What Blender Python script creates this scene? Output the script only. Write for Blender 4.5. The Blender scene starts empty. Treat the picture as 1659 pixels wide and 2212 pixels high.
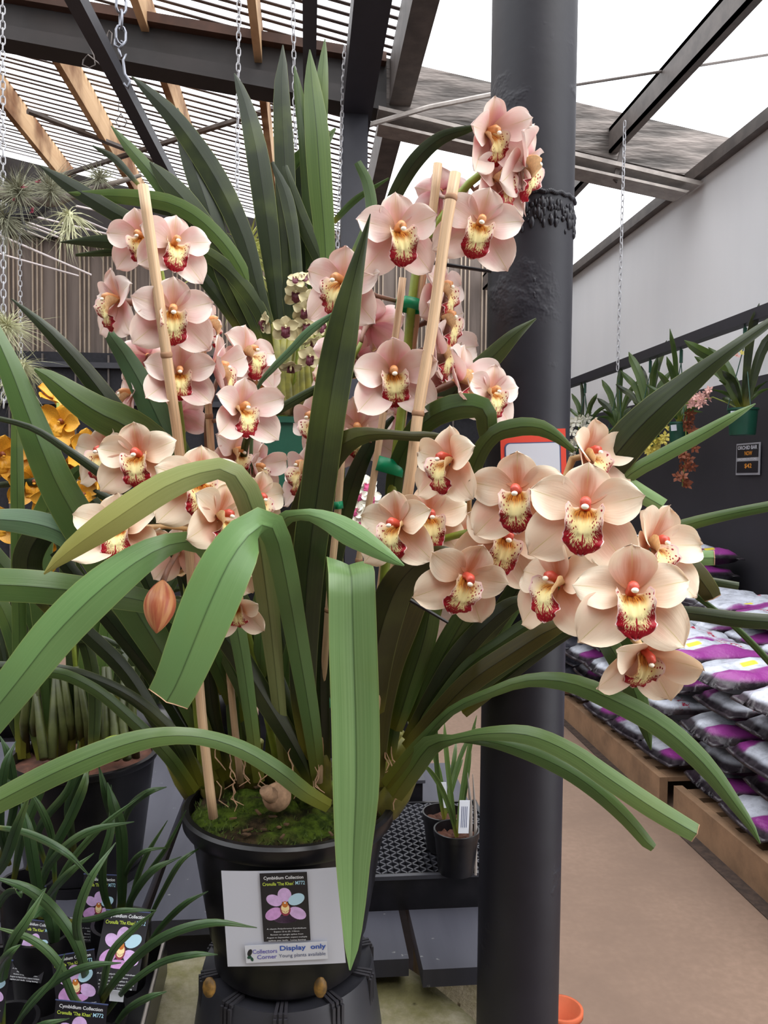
import bpy, math, random
import numpy as np
from mathutils import Vector, Matrix
random.seed(7)
SC = bpy.context.scene
COL = SC.collection
PI = math.pi
# ---------------------------------------------------------------- camera
FPX = 1700.0; WPX = 1659; HPX = 2212
CAM = Vector((0, 0, 1.5))
YAW = math.atan(167.5/FPX); PITCH = math.atan(66/FPX); ROLL = math.radians(0.6)
FW = Vector((math.sin(YAW)*math.cos(PITCH), math.cos(YAW)*math.cos(PITCH), -math.sin(PITCH))).normalized()
R0 = Vector((math.cos(YAW), -math.sin(YAW), 0)); U0 = R0.cross(FW).normalized()
RT = (R0*math.cos(ROLL)+U0*math.sin(ROLL)).normalized()
UP = (U0*math.cos(ROLL)-R0*math.sin(ROLL)).normalized()
cd = bpy.data.cameras.new('camera'); cam = bpy.data.objects.new('camera', cd); COL.objects.link(cam)
cd.sensor_fit = 'VERTICAL'; cd.sensor_height = 36; cd.lens = FPX/HPX*36; cd.clip_start = 0.05; cd.clip_end = 200
cam.matrix_world = Matrix.Translation(CAM) @ Matrix((RT, UP, -FW)).transposed().to_4x4()
SC.camera = cam
def P(px, py, d):
    px = float(px); py = float(py); d = float(d)
    return CAM + d*(FW + (px-829.5)/FPX*RT - (py-1106)/FPX*UP)
# ---------------------------------------------------------------- sky and light
wd = bpy.data.worlds.new('overcast'); SC.world = wd; wd.use_nodes = True
bg = wd.node_tree.nodes['Background']; bg.inputs[0].default_value = (0.95, 0.97, 1.0, 1); bg.inputs[1].default_value = 3.0
sun_d = bpy.data.lights.new('sun', 'SUN'); sun_d.energy = 2.2; sun_d.angle = math.radians(45); sun_d.color = (1, .98, .95)
sun = bpy.data.objects.new('sun', sun_d); COL.objects.link(sun); sun.rotation_euler = (math.radians(28), math.radians(28), 0)
SC.view_settings.view_transform = 'Standard'; SC.view_settings.look = 'None'
SC.view_settings.exposure = 0.12; SC.view_settings.gamma = 1; SC.view_settings.use_curve_mapping = False
# ---------------------------------------------------------------- node helper
class N:
    def __init__(s, name, rough=.5, spec=.5):
        s.m = bpy.data.materials.new(name); s.m.use_nodes = True; s.t = s.m.node_tree
        s.b = s.t.nodes['Principled BSDF']; s.out = s.t.nodes['Material Output']
        s.b.inputs['Roughness'].default_value = rough; s.b.inputs['Specular IOR Level'].default_value = spec
    def new(s, k, **kw):
        n = s.t.nodes.new(k)
        for a, v in kw.items(): setattr(n, a, v)
        return n
    def ln(s, a, b): s.t.links.new(a, b)
    def put(s, sock, v):
        if isinstance(v, bpy.types.NodeSocket): s.ln(v, sock)
        elif isinstance(v, (tuple, list)) and len(v) == 3 and sock.type == 'RGBA': sock.default_value = (*v, 1)
        else: sock.default_value = v
    def ma(s, op, a, b=0.0, c=0.0, clamp=False):
        n = s.new('ShaderNodeMath', operation=op, use_clamp=clamp)
        s.put(n.inputs[0], a); s.put(n.inputs[1], b); s.put(n.inputs[2], c); return n.outputs[0]
    def mix(s, f, a, b, mode='MIX'):
        n = s.new('ShaderNodeMix', data_type='RGBA', blend_type=mode)
        s.put(n.inputs[0], f); s.put(n.inputs[6], a); s.put(n.inputs[7], b); return n.outputs[2]
    def ss(s, v, a, b):   # smoothstep
        n = s.new('ShaderNodeMapRange', interpolation_type='SMOOTHSTEP')
        s.put(n.inputs[0], v); n.inputs[1].default_value = a; n.inputs[2].default_value = b; return n.outputs[0]
    def uv(s):
        n = s.new('ShaderNodeUVMap'); n.uv_map = 'UVMap'
        x = s.new('ShaderNodeSeparateXYZ'); s.ln(n.outputs[0], x.inputs[0]); return n.outputs[0], x.outputs[0], x.outputs[1]
    def co(s, kind='Object'): return s.new('ShaderNodeTexCoord').outputs[kind]
    def xyz(s, v):
        x = s.new('ShaderNodeSeparateXYZ'); s.ln(v, x.inputs[0]); return x.outputs
    def comb(s, x, y, z=0.0):
        n = s.new('ShaderNodeCombineXYZ'); s.put(n.inputs[0], x); s.put(n.inputs[1], y); s.put(n.inputs[2], z); return n.outputs[0]
    def noise(s, vec, scale=5., detail=3., rough=.5):
        n = s.new('ShaderNodeTexNoise'); s.put(n.inputs['Vector'], vec); n.inputs['Scale'].default_value = scale
        n.inputs['Detail'].default_value = detail; n.inputs['Roughness'].default_value = rough; return n.outputs[0]
    def vor(s, vec, scale=5.):
        n = s.new('ShaderNodeTexVoronoi'); s.put(n.inputs['Vector'], vec); n.inputs['Scale'].default_value = scale; return n.outputs[0]
    def rnd(s): return s.new('ShaderNodeObjectInfo').outputs['Random']
    def att(s, name): 
        n = s.new('ShaderNodeAttribute'); n.attribute_name = name; return n.outputs['Fac']
    def col(s, c): s.put(s.b.inputs['Base Color'], c); s._c = c; return s
    def bump(s, h, dist=.002, st=.6):
        n = s.new('ShaderNodeBump'); n.inputs['Strength'].default_value = st; n.inputs['Distance'].default_value = dist
        s.put(n.inputs['Height'], h); s.ln(n.outputs[0], s.b.inputs['Normal']); return s
    def thin(s, f, c):    # translucent sheet
        t = s.new('ShaderNodeBsdfTranslucent'); s.put(t.inputs[0], c); m = s.new('ShaderNodeMixShader'); m.inputs[0].default_value = f
        s.ln(s.b.outputs[0], m.inputs[1]); s.ln(t.outputs[0], m.inputs[2]); s.ln(m.outputs[0], s.out.inputs[0]); return s
def sg(r, g, b):          # sRGB 0-255 to linear
    f = lambda c: (c/255/12.92 if c/255 <= .04045 else ((c/255+.055)/1.055)**2.4)
    return (f(r), f(g), f(b))
def plain(name, c, rough=.5, spec=.5, var=.0, scale=8., bump=0., metal=0.):
    n = N(name, rough, spec); n.b.inputs['Metallic'].default_value = metal
    if var:
        z = n.noise(n.co(), scale, 5, .6)
        n.col(n.mix(n.ss(z, .3, .7), tuple(x*(1-var) for x in c), tuple(min(1, x*(1+var)) for x in c)))
        if bump: n.bump(z, bump)
    else: n.col(c)
    return n.m
# ---------------------------------------------------------------- mesh helpers
ROOT = {}
def tag(o, label=None, cat=None, group=None, kind=None):
    if label: o['label'] = label
    if cat: o['category'] = cat
    if group: o['group'] = group
    if kind: o['kind'] = kind
    return o
def thing(name, label, cat, loc=(0, 0, 0), group=None):
    o = bpy.data.objects.new(name, None); COL.objects.link(o); o.location = Vector(loc); o.empty_display_size = .02
    ROOT[o.name] = Vector(loc); return tag(o, label, cat, group)
def wloc(o):
    v = Vector((0, 0, 0))
    while o is not None: v = v+o.location; o = o.parent
    return v
class MB:
    """collects geometry and links it as ONE mesh object"""
    def __init__(s): s.v = []; s.f = []; s.uv = []; s.mi = []
    def add(s, vs, fs, uvs=None, mi=0):
        k = len(s.v); s.v += [tuple(p) for p in vs]
        for i, f in enumerate(fs):
            s.f.append([k+j for j in f]); s.mi.append(mi if not isinstance(mi, list) else mi[i])
            s.uv.append([uvs[j] for j in f] if uvs is not None else [(0, 0)]*len(f))
        return s
    def box(s, a, b, mi=0):
        x0, y0, z0 = a; x1, y1, z1 = b
        return s.add([(x0,y0,z0),(x1,y0,z0),(x1,y1,z0),(x0,y1,z0),(x0,y0,z1),(x1,y0,z1),(x1,y1,z1),(x0,y1,z1)],
              [(0,3,2,1),(4,5,6,7),(0,1,5,4),(1,2,6,5),(2,3,7,6),(3,0,4,7)], mi=mi)
    def obox(s, c, ax, ay, az, mi=0):     # oriented box: centre + half axes
        c = Vector(c); ax = Vector(ax); ay = Vector(ay); az = Vector(az)
        vs = [c+i*ax+j*ay+k*az for k in (-1, 1) for i, j in ((-1,-1),(1,-1),(1,1),(-1,1))]
        return s.add(vs, [(0,3,2,1),(4,5,6,7),(0,1,5,4),(1,2,6,5),(2,3,7,6),(3,0,4,7)], mi=mi)
    def tube(s, pts, rad, n=8, caps=True, mi=0):
        pts = [Vector(p) for p in pts]; m = len(pts)
        if not isinstance(rad, (list, tuple)): rad = [rad]*m
        vs = []; uvs = []; nrm = None
        for i, p in enumerate(pts):
            t = (pts[min(i+1, m-1)]-pts[max(i-1, 0)]).normalized()
            if nrm is None: nrm = t.orthogonal().normalized()
            nrm = (nrm-t*nrm.dot(t)).normalized(); bi = t.cross(nrm)
            for j in range(n):
                a = 2*PI*j/n; vs.append(p+(nrm*math.cos(a)+bi*math.sin(a))*rad[i]); uvs.append((j/n, i/max(1, m-1)))
        fs = [(i*n+j, i*n+(j+1) % n, (i+1)*n+(j+1) % n, (i+1)*n+j) for i in range(m-1) for j in range(n)]
        if caps: fs += [tuple(range(n-1, -1, -1)), tuple((m-1)*n+j for j in range(n))]
        return s.add(vs, fs, uvs, mi)
    def lathe(s, prof, c, n=40, mi=0):    # prof: (radius, z) list, closed surface of revolution about c
        c = Vector(c); vs = [c+Vector((r*math.cos(2*PI*j/n), r*math.sin(2*PI*j/n), z)) for r, z in prof for j in range(n)]
        uvs = [(j/n, i/len(prof)) for i in range(len(prof)) for j in range(n)]
        fs = [(i*n+j, i*n+(j+1) % n, (i+1)*n+(j+1) % n, (i+1)*n+j) for i in range(len(prof)-1) for j in range(n)]
        return s.add(vs, fs, uvs, mi)
    def build(s, name, mats, parent=None, smooth=False, world=True, auto=None):
        if parent is not None and world:
            L = wloc(parent); s.v = [(x-L.x, y-L.y, z-L.z) for x, y, z in s.v]
        me = bpy.data.meshes.new(name); me.from_pydata(s.v, [], s.f)
        if not isinstance(mats, (list, tuple)): mats = [mats]
        for m in mats: me.materials.append(m)
        me.polygons.foreach_set('material_index', s.mi)
        uvl = me.uv_layers.new(name='UVMap'); flat = [c for f in s.uv for q in f for c in q]; uvl.data.foreach_set('uv', flat)
        if smooth: me.polygons.foreach_set('use_smooth', [True]*len(me.polygons))
        me.update(); o = bpy.data.objects.new(name, me); COL.objects.link(o)
        if parent is not None: o.parent = parent
        if smooth and auto:
            md = o.modifiers.new('edges', 'EDGE_SPLIT'); md.split_angle = math.radians(auto)
        return o
def sheet(mb, G, th, mi=(0, 0), ur=(0., 1.)):
    """thin closed solid from a grid of points G[v][u]; front, back and rim keep their own vertices so each side shades flat to its edge"""
    G = np.asarray(G, float); nv, nu = G.shape[:2]
    du = np.gradient(G, axis=1); dv = np.gradient(G, axis=0); nn = np.cross(du, dv)
    nn /= (np.linalg.norm(nn, axis=2, keepdims=True)+1e-12); B = G-nn*th
    B[0] = G[0]-nn[0]*th*.3; B[-1] = G[-1]-nn[-1]*th*.3; B[:, 0] = G[:, 0]-nn[:, 0]*th*.35; B[:, -1] = G[:, -1]-nn[:, -1]*th*.35
    uv = [(ur[0]+(ur[1]-ur[0])*i/(nu-1), j/(nv-1)) for j in range(nv) for i in range(nu)]; ix = lambda j, i: j*nu+i
    q = [(ix(j,i), ix(j,i+1), ix(j+1,i+1), ix(j+1,i)) for j in range(nv-1) for i in range(nu-1)]
    mb.add(G.reshape(-1, 3), q, uv, mi[0]); mb.add(B.reshape(-1, 3), [f[::-1] for f in q], uv, mi[1])
    rim = [ix(0, i) for i in range(nu)]+[ix(j, nu-1) for j in range(1, nv)]+[ix(nv-1, i) for i in range(nu-2, -1, -1)]+[ix(j, 0) for j in range(nv-2, 0, -1)]
    g, bb = G.reshape(-1, 3), B.reshape(-1, 3); m = len(rim)
    mb.add([g[k] for k in rim]+[bb[k] for k in rim], [(k, m+k, m+(k+1) % m, (k+1) % m) for k in range(m)], [uv[k] for k in rim]*2, mi[0]); return mb
def spline(pts, n):
    """Catmull-Rom through rows of equal-length tuples"""
    A = np.asarray(pts, float)
    if len(A) < 3: return np.array([A[0]+(A[-1]-A[0])*t for t in np.linspace(0, 1, n)])
    E = np.vstack([2*A[0]-A[1], A, 2*A[-1]-A[-2]]); m = len(A)-1; out = []
    seg = np.linalg.norm(np.diff(A[:, :2], axis=0), axis=1)+1e-6; cs = np.concatenate([[0], np.cumsum(seg)]); cs /= cs[-1]
    for t in np.linspace(0, 1, n):
        k = min(m-1, max(0, int(np.searchsorted(cs, t, side='right')-1))); q = (t-cs[k])/(cs[k+1]-cs[k])
        a, b, c, d = E[k], E[k+1], E[k+2], E[k+3]
        out.append(.5*((2*b)+(-a+c)*q+(2*a-5*b+4*c-d)*q*q+(-a+3*b-3*c+d)*q**3))
    return np.array(out)
def ribbon(pts, n=22, fold=.22, th=.0009, nu=6, roll=0., cut=False, s0=None):
    """strap leaf from (px, py, depth, half-width px) rows, base first, built in metres at its own depth"""
    S = spline(pts, n); c = [P(*r[:3]) for r in S]; w = [max(.0004, r[3]*r[2]/FPX) for r in S]
    rows = []; ps = None
    for i in range(n):
        T = (c[min(i+1, n-1)]-c[max(i-1, 0)]).normalized(); V = (c[i]-CAM).normalized()
        s = T.cross(V)
        if s.length < .25 and ps is not None: s = ps-T*ps.dot(T)
        s.normalize()
        if ps is None:
            if s0 is not None and s.dot(s0) < 0: s = -s
        elif s.dot(ps) < 0: s = -s
        if ps is not None: s = (s*.6+ps*.4); s = (s-T*s.dot(T)).normalized()
        ps = s.copy()
        if roll: s = Matrix.Rotation(roll, 3, T) @ s
        nm = s.cross(T); row = []
        for k in range(nu+1):
            u = 2*k/nu-1; row.append(c[i]+s*(w[i]*u)+nm*(w[i]*fold*(abs(u)**.75-.5)))
        rows.append([tuple(p) for p in row])
    return rows
CUT = False
def leaf(parent, pts, mat, name='leaf', n=22, fold=.30, roll=0., nu=6):
    mb = MB(); G = np.array(ribbon(pts, n, fold, nu=nu, roll=roll)); h = nu//2
    sheet(mb, G[:, :h+1], .0009, ur=(0., .5)); sheet(mb, G[:, h:], .0009, ur=(.5, 1.))      # two halves meet in a sharp midrib
    o = mb.build(name, mat, parent, smooth=True)
    if pts[-1][3] > 9 and pts[-1][1] > 1190 and CUT:
        e = G[-1]+(G[-1]-G[-2])/np.linalg.norm((G[-1]-G[-2])[h])*.0011; e[::2] += (e[0]-e[-1])*.0; m2 = MB(); sheet(m2, np.array([G[-1]*1.0, (G[-1]+e)/2, e]), .0011); m2.build('dry_edge', M['husk'], o)
    return o
def text(body, size, mat, M, parent, name='lettering', ext=.0002, font=None, sx=1., align='CENTER', shear=0.):
    cu = bpy.data.curves.new(name, 'FONT'); cu.body = body; cu.size = size; cu.extrude = ext; cu.align_x = align; cu.align_y = 'CENTER'; cu.shear = shear; cu.resolution_u = 3
    if font: cu.offset = font
    t = bpy.data.objects.new('tmp', cu); COL.objects.link(t)
    me = bpy.data.meshes.new_from_object(t.evaluated_get(bpy.context.evaluated_depsgraph_get())); bpy.data.objects.remove(t)
    L = wloc(parent) if parent else Vector((0, 0, 0))
    me.transform(Matrix.Translation(-L) @ M @ Matrix.Diagonal((sx, 1, 1, 1))); me.materials.clear(); me.materials.append(mat)
    o = bpy.data.objects.new(name, me); COL.objects.link(o)
    if parent: o.parent = parent
    return o
# ---------------------------------------------------------------- materials
def leafmat(name, c1, c2, tip=None, rough=.36):
    n = N(name, rough, .5); uv, u, v = n.uv(); st = n.comb(n.ma('MULTIPLY', u, 26), n.ma('MULTIPLY', v, 1.6))
    r = n.rnd(); z = n.noise(n.comb(n.ma('ADD', n.ma('MULTIPLY', u, 30), n.ma('MULTIPLY', r, 40)), n.ma('MULTIPLY', v, 2.2)), 1., 2)
    c = n.mix(n.ss(n.ma('ADD', n.ma('MULTIPLY', z, .5), n.ma('MULTIPLY', r, .3)), .25, .8), c1, c2)
    mid = n.ma('ABSOLUTE', n.ma('SUBTRACT', u, .5)); c = n.mix(n.ss(mid, .035, .0), c, tuple(x*.6 for x in c1))
    c = n.mix(n.ma('MULTIPLY', n.ss(mid, .47, .5), .5), c, sg(150, 160, 90))
    c = n.mix(n.ma('MULTIPLY', n.ss(v, .16, .0), .8), c, sg(125, 122, 40))
    if tip: c = n.mix(n.ss(v, tip[1], 1.), c, tip[0])
    big = n.noise(n.co(), 9, 3); c = n.mix(n.ma('MULTIPLY', n.ss(big, .5, .75), .25), c, sg(110, 125, 55))
    n.col(c); n.bump(z, .0004, .25); n.thin(.14, n.mix(.5, c, sg(110, 150, 40))); return n.m
M = {}
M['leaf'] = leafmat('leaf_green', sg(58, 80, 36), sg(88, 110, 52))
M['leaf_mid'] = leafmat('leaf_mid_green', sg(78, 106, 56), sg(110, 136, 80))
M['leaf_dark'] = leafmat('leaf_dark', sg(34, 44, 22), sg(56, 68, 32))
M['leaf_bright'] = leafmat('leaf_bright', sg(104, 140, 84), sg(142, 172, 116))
M['leaf_blue'] = leafmat('leaf_blue', sg(84, 116, 82), sg(112, 142, 104))
M['leaf_yellow'] = leafmat('leaf_yellowing', sg(132, 146, 92), sg(160, 168, 116), (sg(170, 168, 90), .55))
M['leaf_seed'] = leafmat('leaf_seedling', sg(52, 78, 44), sg(82, 110, 66))
M['leaf_olive'] = leafmat('leaf_olive', sg(62, 60, 26), sg(88, 82, 34))
def tepal(name, base, body, rim, back, stripe, sw=.5, trans=.42):
    n = N(name, .45, .25); uv, u, v = n.uv(); r = n.rnd()
    mid = n.ma('ABSOLUTE', n.ma('SUBTRACT', u, .5))
    z = n.noise(n.comb(n.ma('MULTIPLY', u, 22), n.ma('MULTIPLY', v, 2), n.ma('MULTIPLY', r, 9)), 1., 2)
    z2 = n.noise(n.comb(n.ma('MULTIPLY', u, 2.2), n.ma('MULTIPLY', v, 2), n.ma('MULTIPLY', r, 20)), 1., 2)
    c = n.mix(n.ss(v, .0, .42), base, body)
    c = n.mix(n.ma('MULTIPLY', n.ss(n.ma('ADD', v, n.ma('MULTIPLY', n.ma('SUBTRACT', z2, .5), 1.1)), .26, .80), .92), c, rim)
    c = n.mix(n.ma('MULTIPLY', n.ss(n.ma('ADD', n.ma('MULTIPLY', mid, n.ma('ADD', v, .45)), n.ma('MULTIPLY', z, .1)), .34, .56), .9), c, rim)
    st = n.ma('MULTIPLY', n.ss(n.ma('ADD', mid, n.ma('MULTIPLY', z, .14)), .36, .08), n.ss(v, 1.02, .5))
    c = n.mix(n.ma('MULTIPLY', st, sw), c, stripe)
    c = n.mix(n.ma('MULTIPLY', n.ss(mid, .015, .0), n.ss(v, .3, .9)), c, sg(206, 196, 120))
    c = n.mix(n.ma('MULTIPLY', n.ma('SUBTRACT', z, .4), .25), c, body)
    gb = n.new('ShaderNodeNewGeometry').outputs['Backfacing']
    n.col(c); n.bump(z, .0008, .35); n.thin(trans, n.mix(.25, c, body))
    return n.m
PE = dict(base=sg(222, 164, 122), body=sg(238, 202, 182), rim=sg(248, 238, 216))
M['peach'] = tepal('petal_peach', PE['base'], PE['body'], PE['rim'], None, sg(200, 140, 90), .25)
M['peach_dorsal'] = tepal('sepal_peach_striped', PE['base'], PE['body'], PE['rim'], None, sg(192, 106, 54), .8)
M['peach_petal'] = tepal('petal_peach_cream', sg(230, 184, 148), sg(246, 228, 204), sg(250, 244, 226), None, sg(232, 200, 160), .25)
M['peach_back'] = tepal('petal_peach_back', sg(220, 156, 130), sg(238, 196, 176), sg(248, 230, 212), None, sg(208, 150, 120), .3)
PK = dict(base=sg(224, 172, 146), body=sg(238, 200, 198), rim=sg(246, 236, 224))
M['pink'] = tepal('petal_pink', PK['base'], PK['body'], PK['rim'], None, sg(214, 180, 150), .3)
M['pink_dorsal'] = tepal('sepal_pink_striped', PK['base'], PK['body'], PK['rim'], None, sg(214, 160, 120), .7)
M['pink_petal'] = tepal('petal_pink_cream', sg(234, 202, 170), sg(248, 226, 220), sg(252, 246, 238), None, sg(232, 212, 180), .25)
M['pink_back'] = tepal('petal_pink_back', sg(190, 100, 108), sg(232, 178, 180), sg(246, 228, 224), None, sg(200, 160, 130), .4)
def lipmat(name, red):
    n = N(name, .45, .3); uv, u, v = n.uv(); r = n.rnd()
    mid = n.ma('ABSOLUTE', n.ma('SUBTRACT', n.ma('MULTIPLY', u, 2), 1))         # 0 midline .. 1 edge
    eu = n.ma('SUBTRACT', 1., mid); ev = n.ma('MULTIPLY', n.ma('SUBTRACT', 1., v), 2.1); e = n.ma('MINIMUM', eu, ev)
    ang = n.new('ShaderNodeMath', operation='ARCTAN2'); n.put(ang.inputs[0], n.ma('SUBTRACT', u, .5)); n.put(ang.inputs[1], n.ma('SUBTRACT', v, .42))
    zz = n.noise(n.comb(n.ma('MULTIPLY', ang.outputs[0], 9), n.ma('MULTIPLY', e, 3.2), n.ma('MULTIPLY', r, 30)), 2.6, 2)
    zf = n.noise(n.comb(n.ma('MULTIPLY', u, 3), n.ma('MULTIPLY', v, 4), n.ma('MULTIPLY', r, 30)), 9, 2)
    c = n.mix(n.ss(v, .2, .62), sg(236, 208, 130), sg(244, 232, 170))
    c = n.mix(n.ss(mid, .45, .95), c, sg(244, 226, 206))
    amt = n.ma('MULTIPLY', n.ss(v, .24, .72), .50)
    band = n.ss(n.ma('SUBTRACT', n.ma('ADD', e, n.ma('MULTIPLY', n.ma('SUBTRACT', zz, .5), 1.5)), amt), .08, -.02)
    band = n.ma('MULTIPLY', band, n.ss(n.ma('ADD', v, n.ma('MULTIPLY', n.ma('SUBTRACT', zz, .5), .5)), .40, .56)); c = n.mix(band, c, red)
    vo = n.vor(n.comb(n.ma('MULTIPLY', u, 1.2), n.ma('MULTIPLY', v, 1.1), n.ma('MULTIPLY', r, 5)), 15)
    sp = n.ma('MULTIPLY', n.ss(vo, .36, .26), n.ma('MULTIPLY', n.ss(v, .14, .3), n.ss(v, .8, .55))); c = n.mix(n.ma('MULTIPLY', sp, n.ss(n.ma('ADD', mid, n.ma('MULTIPLY', v, .4)), .42, .62)), c, tuple(x*.85 for x in red))
    stp = n.noise(n.comb(n.ma('MULTIPLY', u, 34), n.ma('MULTIPLY', v, 3)), 1., 2)
    th = n.ma('MULTIPLY', n.ss(n.ma('ADD', v, n.ma('MULTIPLY', stp, .2)), .56, .38), n.ss(mid, .66, .4)); c = n.mix(th, c, n.mix(n.ss(stp, .44, .56), sg(224, 156, 64), sg(150, 70, 30)))
    c = n.mix(n.ma('MULTIPLY', n.ss(mid, .06, .02), n.ma('MULTIPLY', n.ss(v, .58, .64), n.ss(v, .88, .82))), c, red)
    c = n.mix(n.ss(e, .07, .035), c, sg(240, 208, 206))
    n.col(c); n.thin(.2, c); return n.m
M['lip'] = lipmat('lip_red_spotted', sg(164, 22, 38))
M['column'] = plain('column_red', sg(206, 84, 66), .35)
M['column_pink'] = plain('column_orange', sg(216, 150, 96), .4)
M['anther'] = plain('anther_white', sg(246, 240, 222), .35)
M['lip_out'] = plain('lip_outside', sg(232, 200, 150), .5, var=.1, scale=20)
M['stem'] = plain('stem_green', sg(120, 134, 46), .45, var=.2, scale=30)
M['pedicel'] = plain('pedicel_brown', sg(122, 84, 66), .45, var=.25, scale=30)
M['pedicel_pale'] = plain('pedicel_pale', sg(196, 160, 110), .45, var=.2, scale=30)
nb = N('pseudobulb', .5); zz = nb.noise(nb.co(), 40, 4); uvb, ub, vb = nb.uv()
nb.col(nb.mix(nb.ss(zz, .3, .7), nb.mix(nb.ss(vb, .1, .5), sg(66, 48, 28), sg(92, 90, 34)), nb.mix(nb.ss(vb, .1, .5), sg(96, 78, 46), sg(128, 124, 46)))); nb.bump(zz, .001); M['bulb'] = nb.m
M['bulb_green'] = plain('old_green_stem', sg(64, 70, 32), .5, var=.35, scale=24)
M['rust'] = plain('rusty_steel', sg(70, 44, 32), .7, var=.3, scale=4)
M['husk'] = plain('dry_husk', sg(176, 140, 110), .8, var=.35, scale=50, bump=.002)
def bamboo(name, c):
    n = N(name, .5); u3 = n.uv(); z = n.noise(n.comb(n.ma('MULTIPLY', u3[1], 14), n.ma('MULTIPLY', u3[2], 4), n.rnd()), 1.5, 4)
    n.col(n.mix(n.ss(z, .3, .75), c, tuple(x*.68 for x in c))); n.bump(z, .0005); return n.m
M['bamboo'] = bamboo('bamboo_cane', sg(214, 180, 142)); M['bamboo_node'] = plain('bamboo_joint', sg(150, 112, 82), .7)
M['tape'] = plain('green_tape', sg(0, 140, 92), .35)
nm = N('moss_soil', .95, .1); z1 = nm.noise(nm.co(), 60, 6, .7); z2 = nm.noise(nm.co(), 14, 3)
nm.col(nm.mix(nm.ss(z2, .42, .6), nm.mix(nm.ss(z1, .35, .7), sg(22, 18, 12), sg(62, 50, 34)), nm.mix(nm.ss(z1, .35, .7), sg(34, 46, 12), sg(78, 96, 28)))); nm.bump(z1, .004, .9); M['moss'] = nm.m
M['bark'] = plain('bark_chips', sg(84, 50, 36), .9, var=.45, scale=30)
nt = N('black_plastic', .32, .4); z = nt.noise(nt.co(), 30, 4); nt.col(nt.mix(nt.ss(z, .4, .8), sg(16, 15, 18), sg(28, 26, 29))); M['plastic'] = nt.m
M['plastic_grey'] = plain('grey_black_plastic', sg(48, 48, 54), .45, var=.12, scale=12)
M['green_pot'] = plain('green_plastic', sg(22, 70, 54), .4, var=.1)
M['paper'] = plain('white_card', sg(190, 192, 202), .6)
M['print_black'] = plain('print_black', sg(28, 26, 32), .5)
M['ink_white'] = plain('ink_white', sg(226, 228, 232), .6); M['ink_lime'] = plain('ink_lime', sg(196, 216, 80), .6); M['ink_cyan'] = plain('ink_pale_blue', sg(170, 214, 232), .6)
M['ink_blue'] = plain('ink_blue', sg(38, 78, 164), .6); M['ink_navy'] = plain('ink_grey_blue', sg(64, 74, 112), .6); M['ink_violet'] = plain('ink_violet', sg(98, 92, 170), .6)
M['ink_lilac'] = plain('ink_lilac', sg(204, 170, 216), .6, var=.12, scale=120); M['ink_aqua'] = plain('ink_aqua', sg(176, 210, 226), .6); M['ink_mauve'] = plain('ink_mauve', sg(196, 146, 200), .6, var=.15, scale=90)
M['ink_throat'] = plain('ink_throat', sg(236, 216, 160), .6); M['ink_orange'] = plain('ink_orange', sg(190, 110, 40), .6); M['ink_maroon'] = plain('ink_maroon', sg(140, 50, 70), .6)
nc = N('paint_column', .5, .35); z = nc.noise(nc.co(), 9, 5, .6); zf = nc.noise(nc.co(), 60, 3)
nc.col(nc.mix(nc.ss(z, .35, .7), sg(24, 23, 31), sg(31, 30, 38))); nc.bump(nc.ma('ADD', nc.ma('MULTIPLY', nc.ss(z, .58, .75), 1.), nc.ma('MULTIPLY', zf, .12)), .003, .6); M['column_paint'] = nc.m
M['black_steel'] = plain('black_steel', sg(38, 38, 46), .45, var=.1)
M['galv'] = plain('galvanised', sg(150, 142, 136), .45, var=.18, scale=12, metal=.3)
M['galv_dark'] = plain('galvanised_dull', sg(84, 76, 72), .6, var=.25, scale=9)
nw = N('rafter_timber', .75, .2); x = nw.xyz(nw.co()); z = nw.noise(nw.comb(nw.ma('MULTIPLY', x[0], 22), nw.ma('MULTIPLY', x[1], 1.2), nw.ma('MULTIPLY', x[2], 22)), 1., 5)
zl = nw.noise(nw.co(), 1.7, 4); nw.col(nw.mix(nw.ss(zl, .35, .62), nw.mix(z, sg(78, 46, 26), sg(140, 92, 54)), nw.mix(z, sg(184, 142, 102), sg(222, 190, 150)))); M['rafter'] = nw.m
M['beam'] = plain('dark_beam', sg(34, 29, 29), .6, var=.3, scale=3)
nf = N('foil_insulation', .45, .6); x = nf.xyz(nf.co()); z = nf.noise(nf.comb(nf.ma('MULTIPLY', x[0], 1.2), x[1], nf.ma('MULTIPLY', x[2], 7)), 1.3, 4, .55)
nf.b.inputs['Metallic'].default_value = .35; nf.col(nf.mix(nf.ss(z, .35, .7), sg(50, 44, 40), sg(112, 103, 98))); nf.bump(z, .03, 1.); M['foil'] = nf.m
M['batten'] = plain('shade_batten', sg(96, 88, 88), .7, var=.3, scale=3)
nk = N('corrugated_brown', .6, .3); x = nk.xyz(nk.co()); z = nk.noise(nk.comb(nk.ma('MULTIPLY', x[0], 8), 0, nk.ma('MULTIPLY', x[2], .6)), 1.5, 4)
nk.col(nk.mix(nk.ss(z, .35, .65), sg(84, 73, 67), sg(104, 92, 85))); M['clad'] = nk.m
M['clad_rib'] = plain('cladding_rib_light', sg(144, 128, 112), .6, var=.15, scale=3)
M['netting'] = plain('dark_shade_cloth', sg(30, 30, 36), .9, var=.2, scale=30)
nl = N('wall_white', .6, .2); x = nl.xyz(nl.co()); z = nl.noise(nl.comb(0, nl.ma('MULTIPLY', x[1], 1.3), nl.ma('MULTIPLY', x[2], .3)), 1., 4); nl.col(nl.mix(nl.ss(z, .3, .8), sg(222, 222, 224), sg(210, 211, 214))); M['wallw'] = nl.m
M['walld'] = plain('wall_charcoal', sg(40, 38, 44), .7, var=.12, scale=2)
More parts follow.
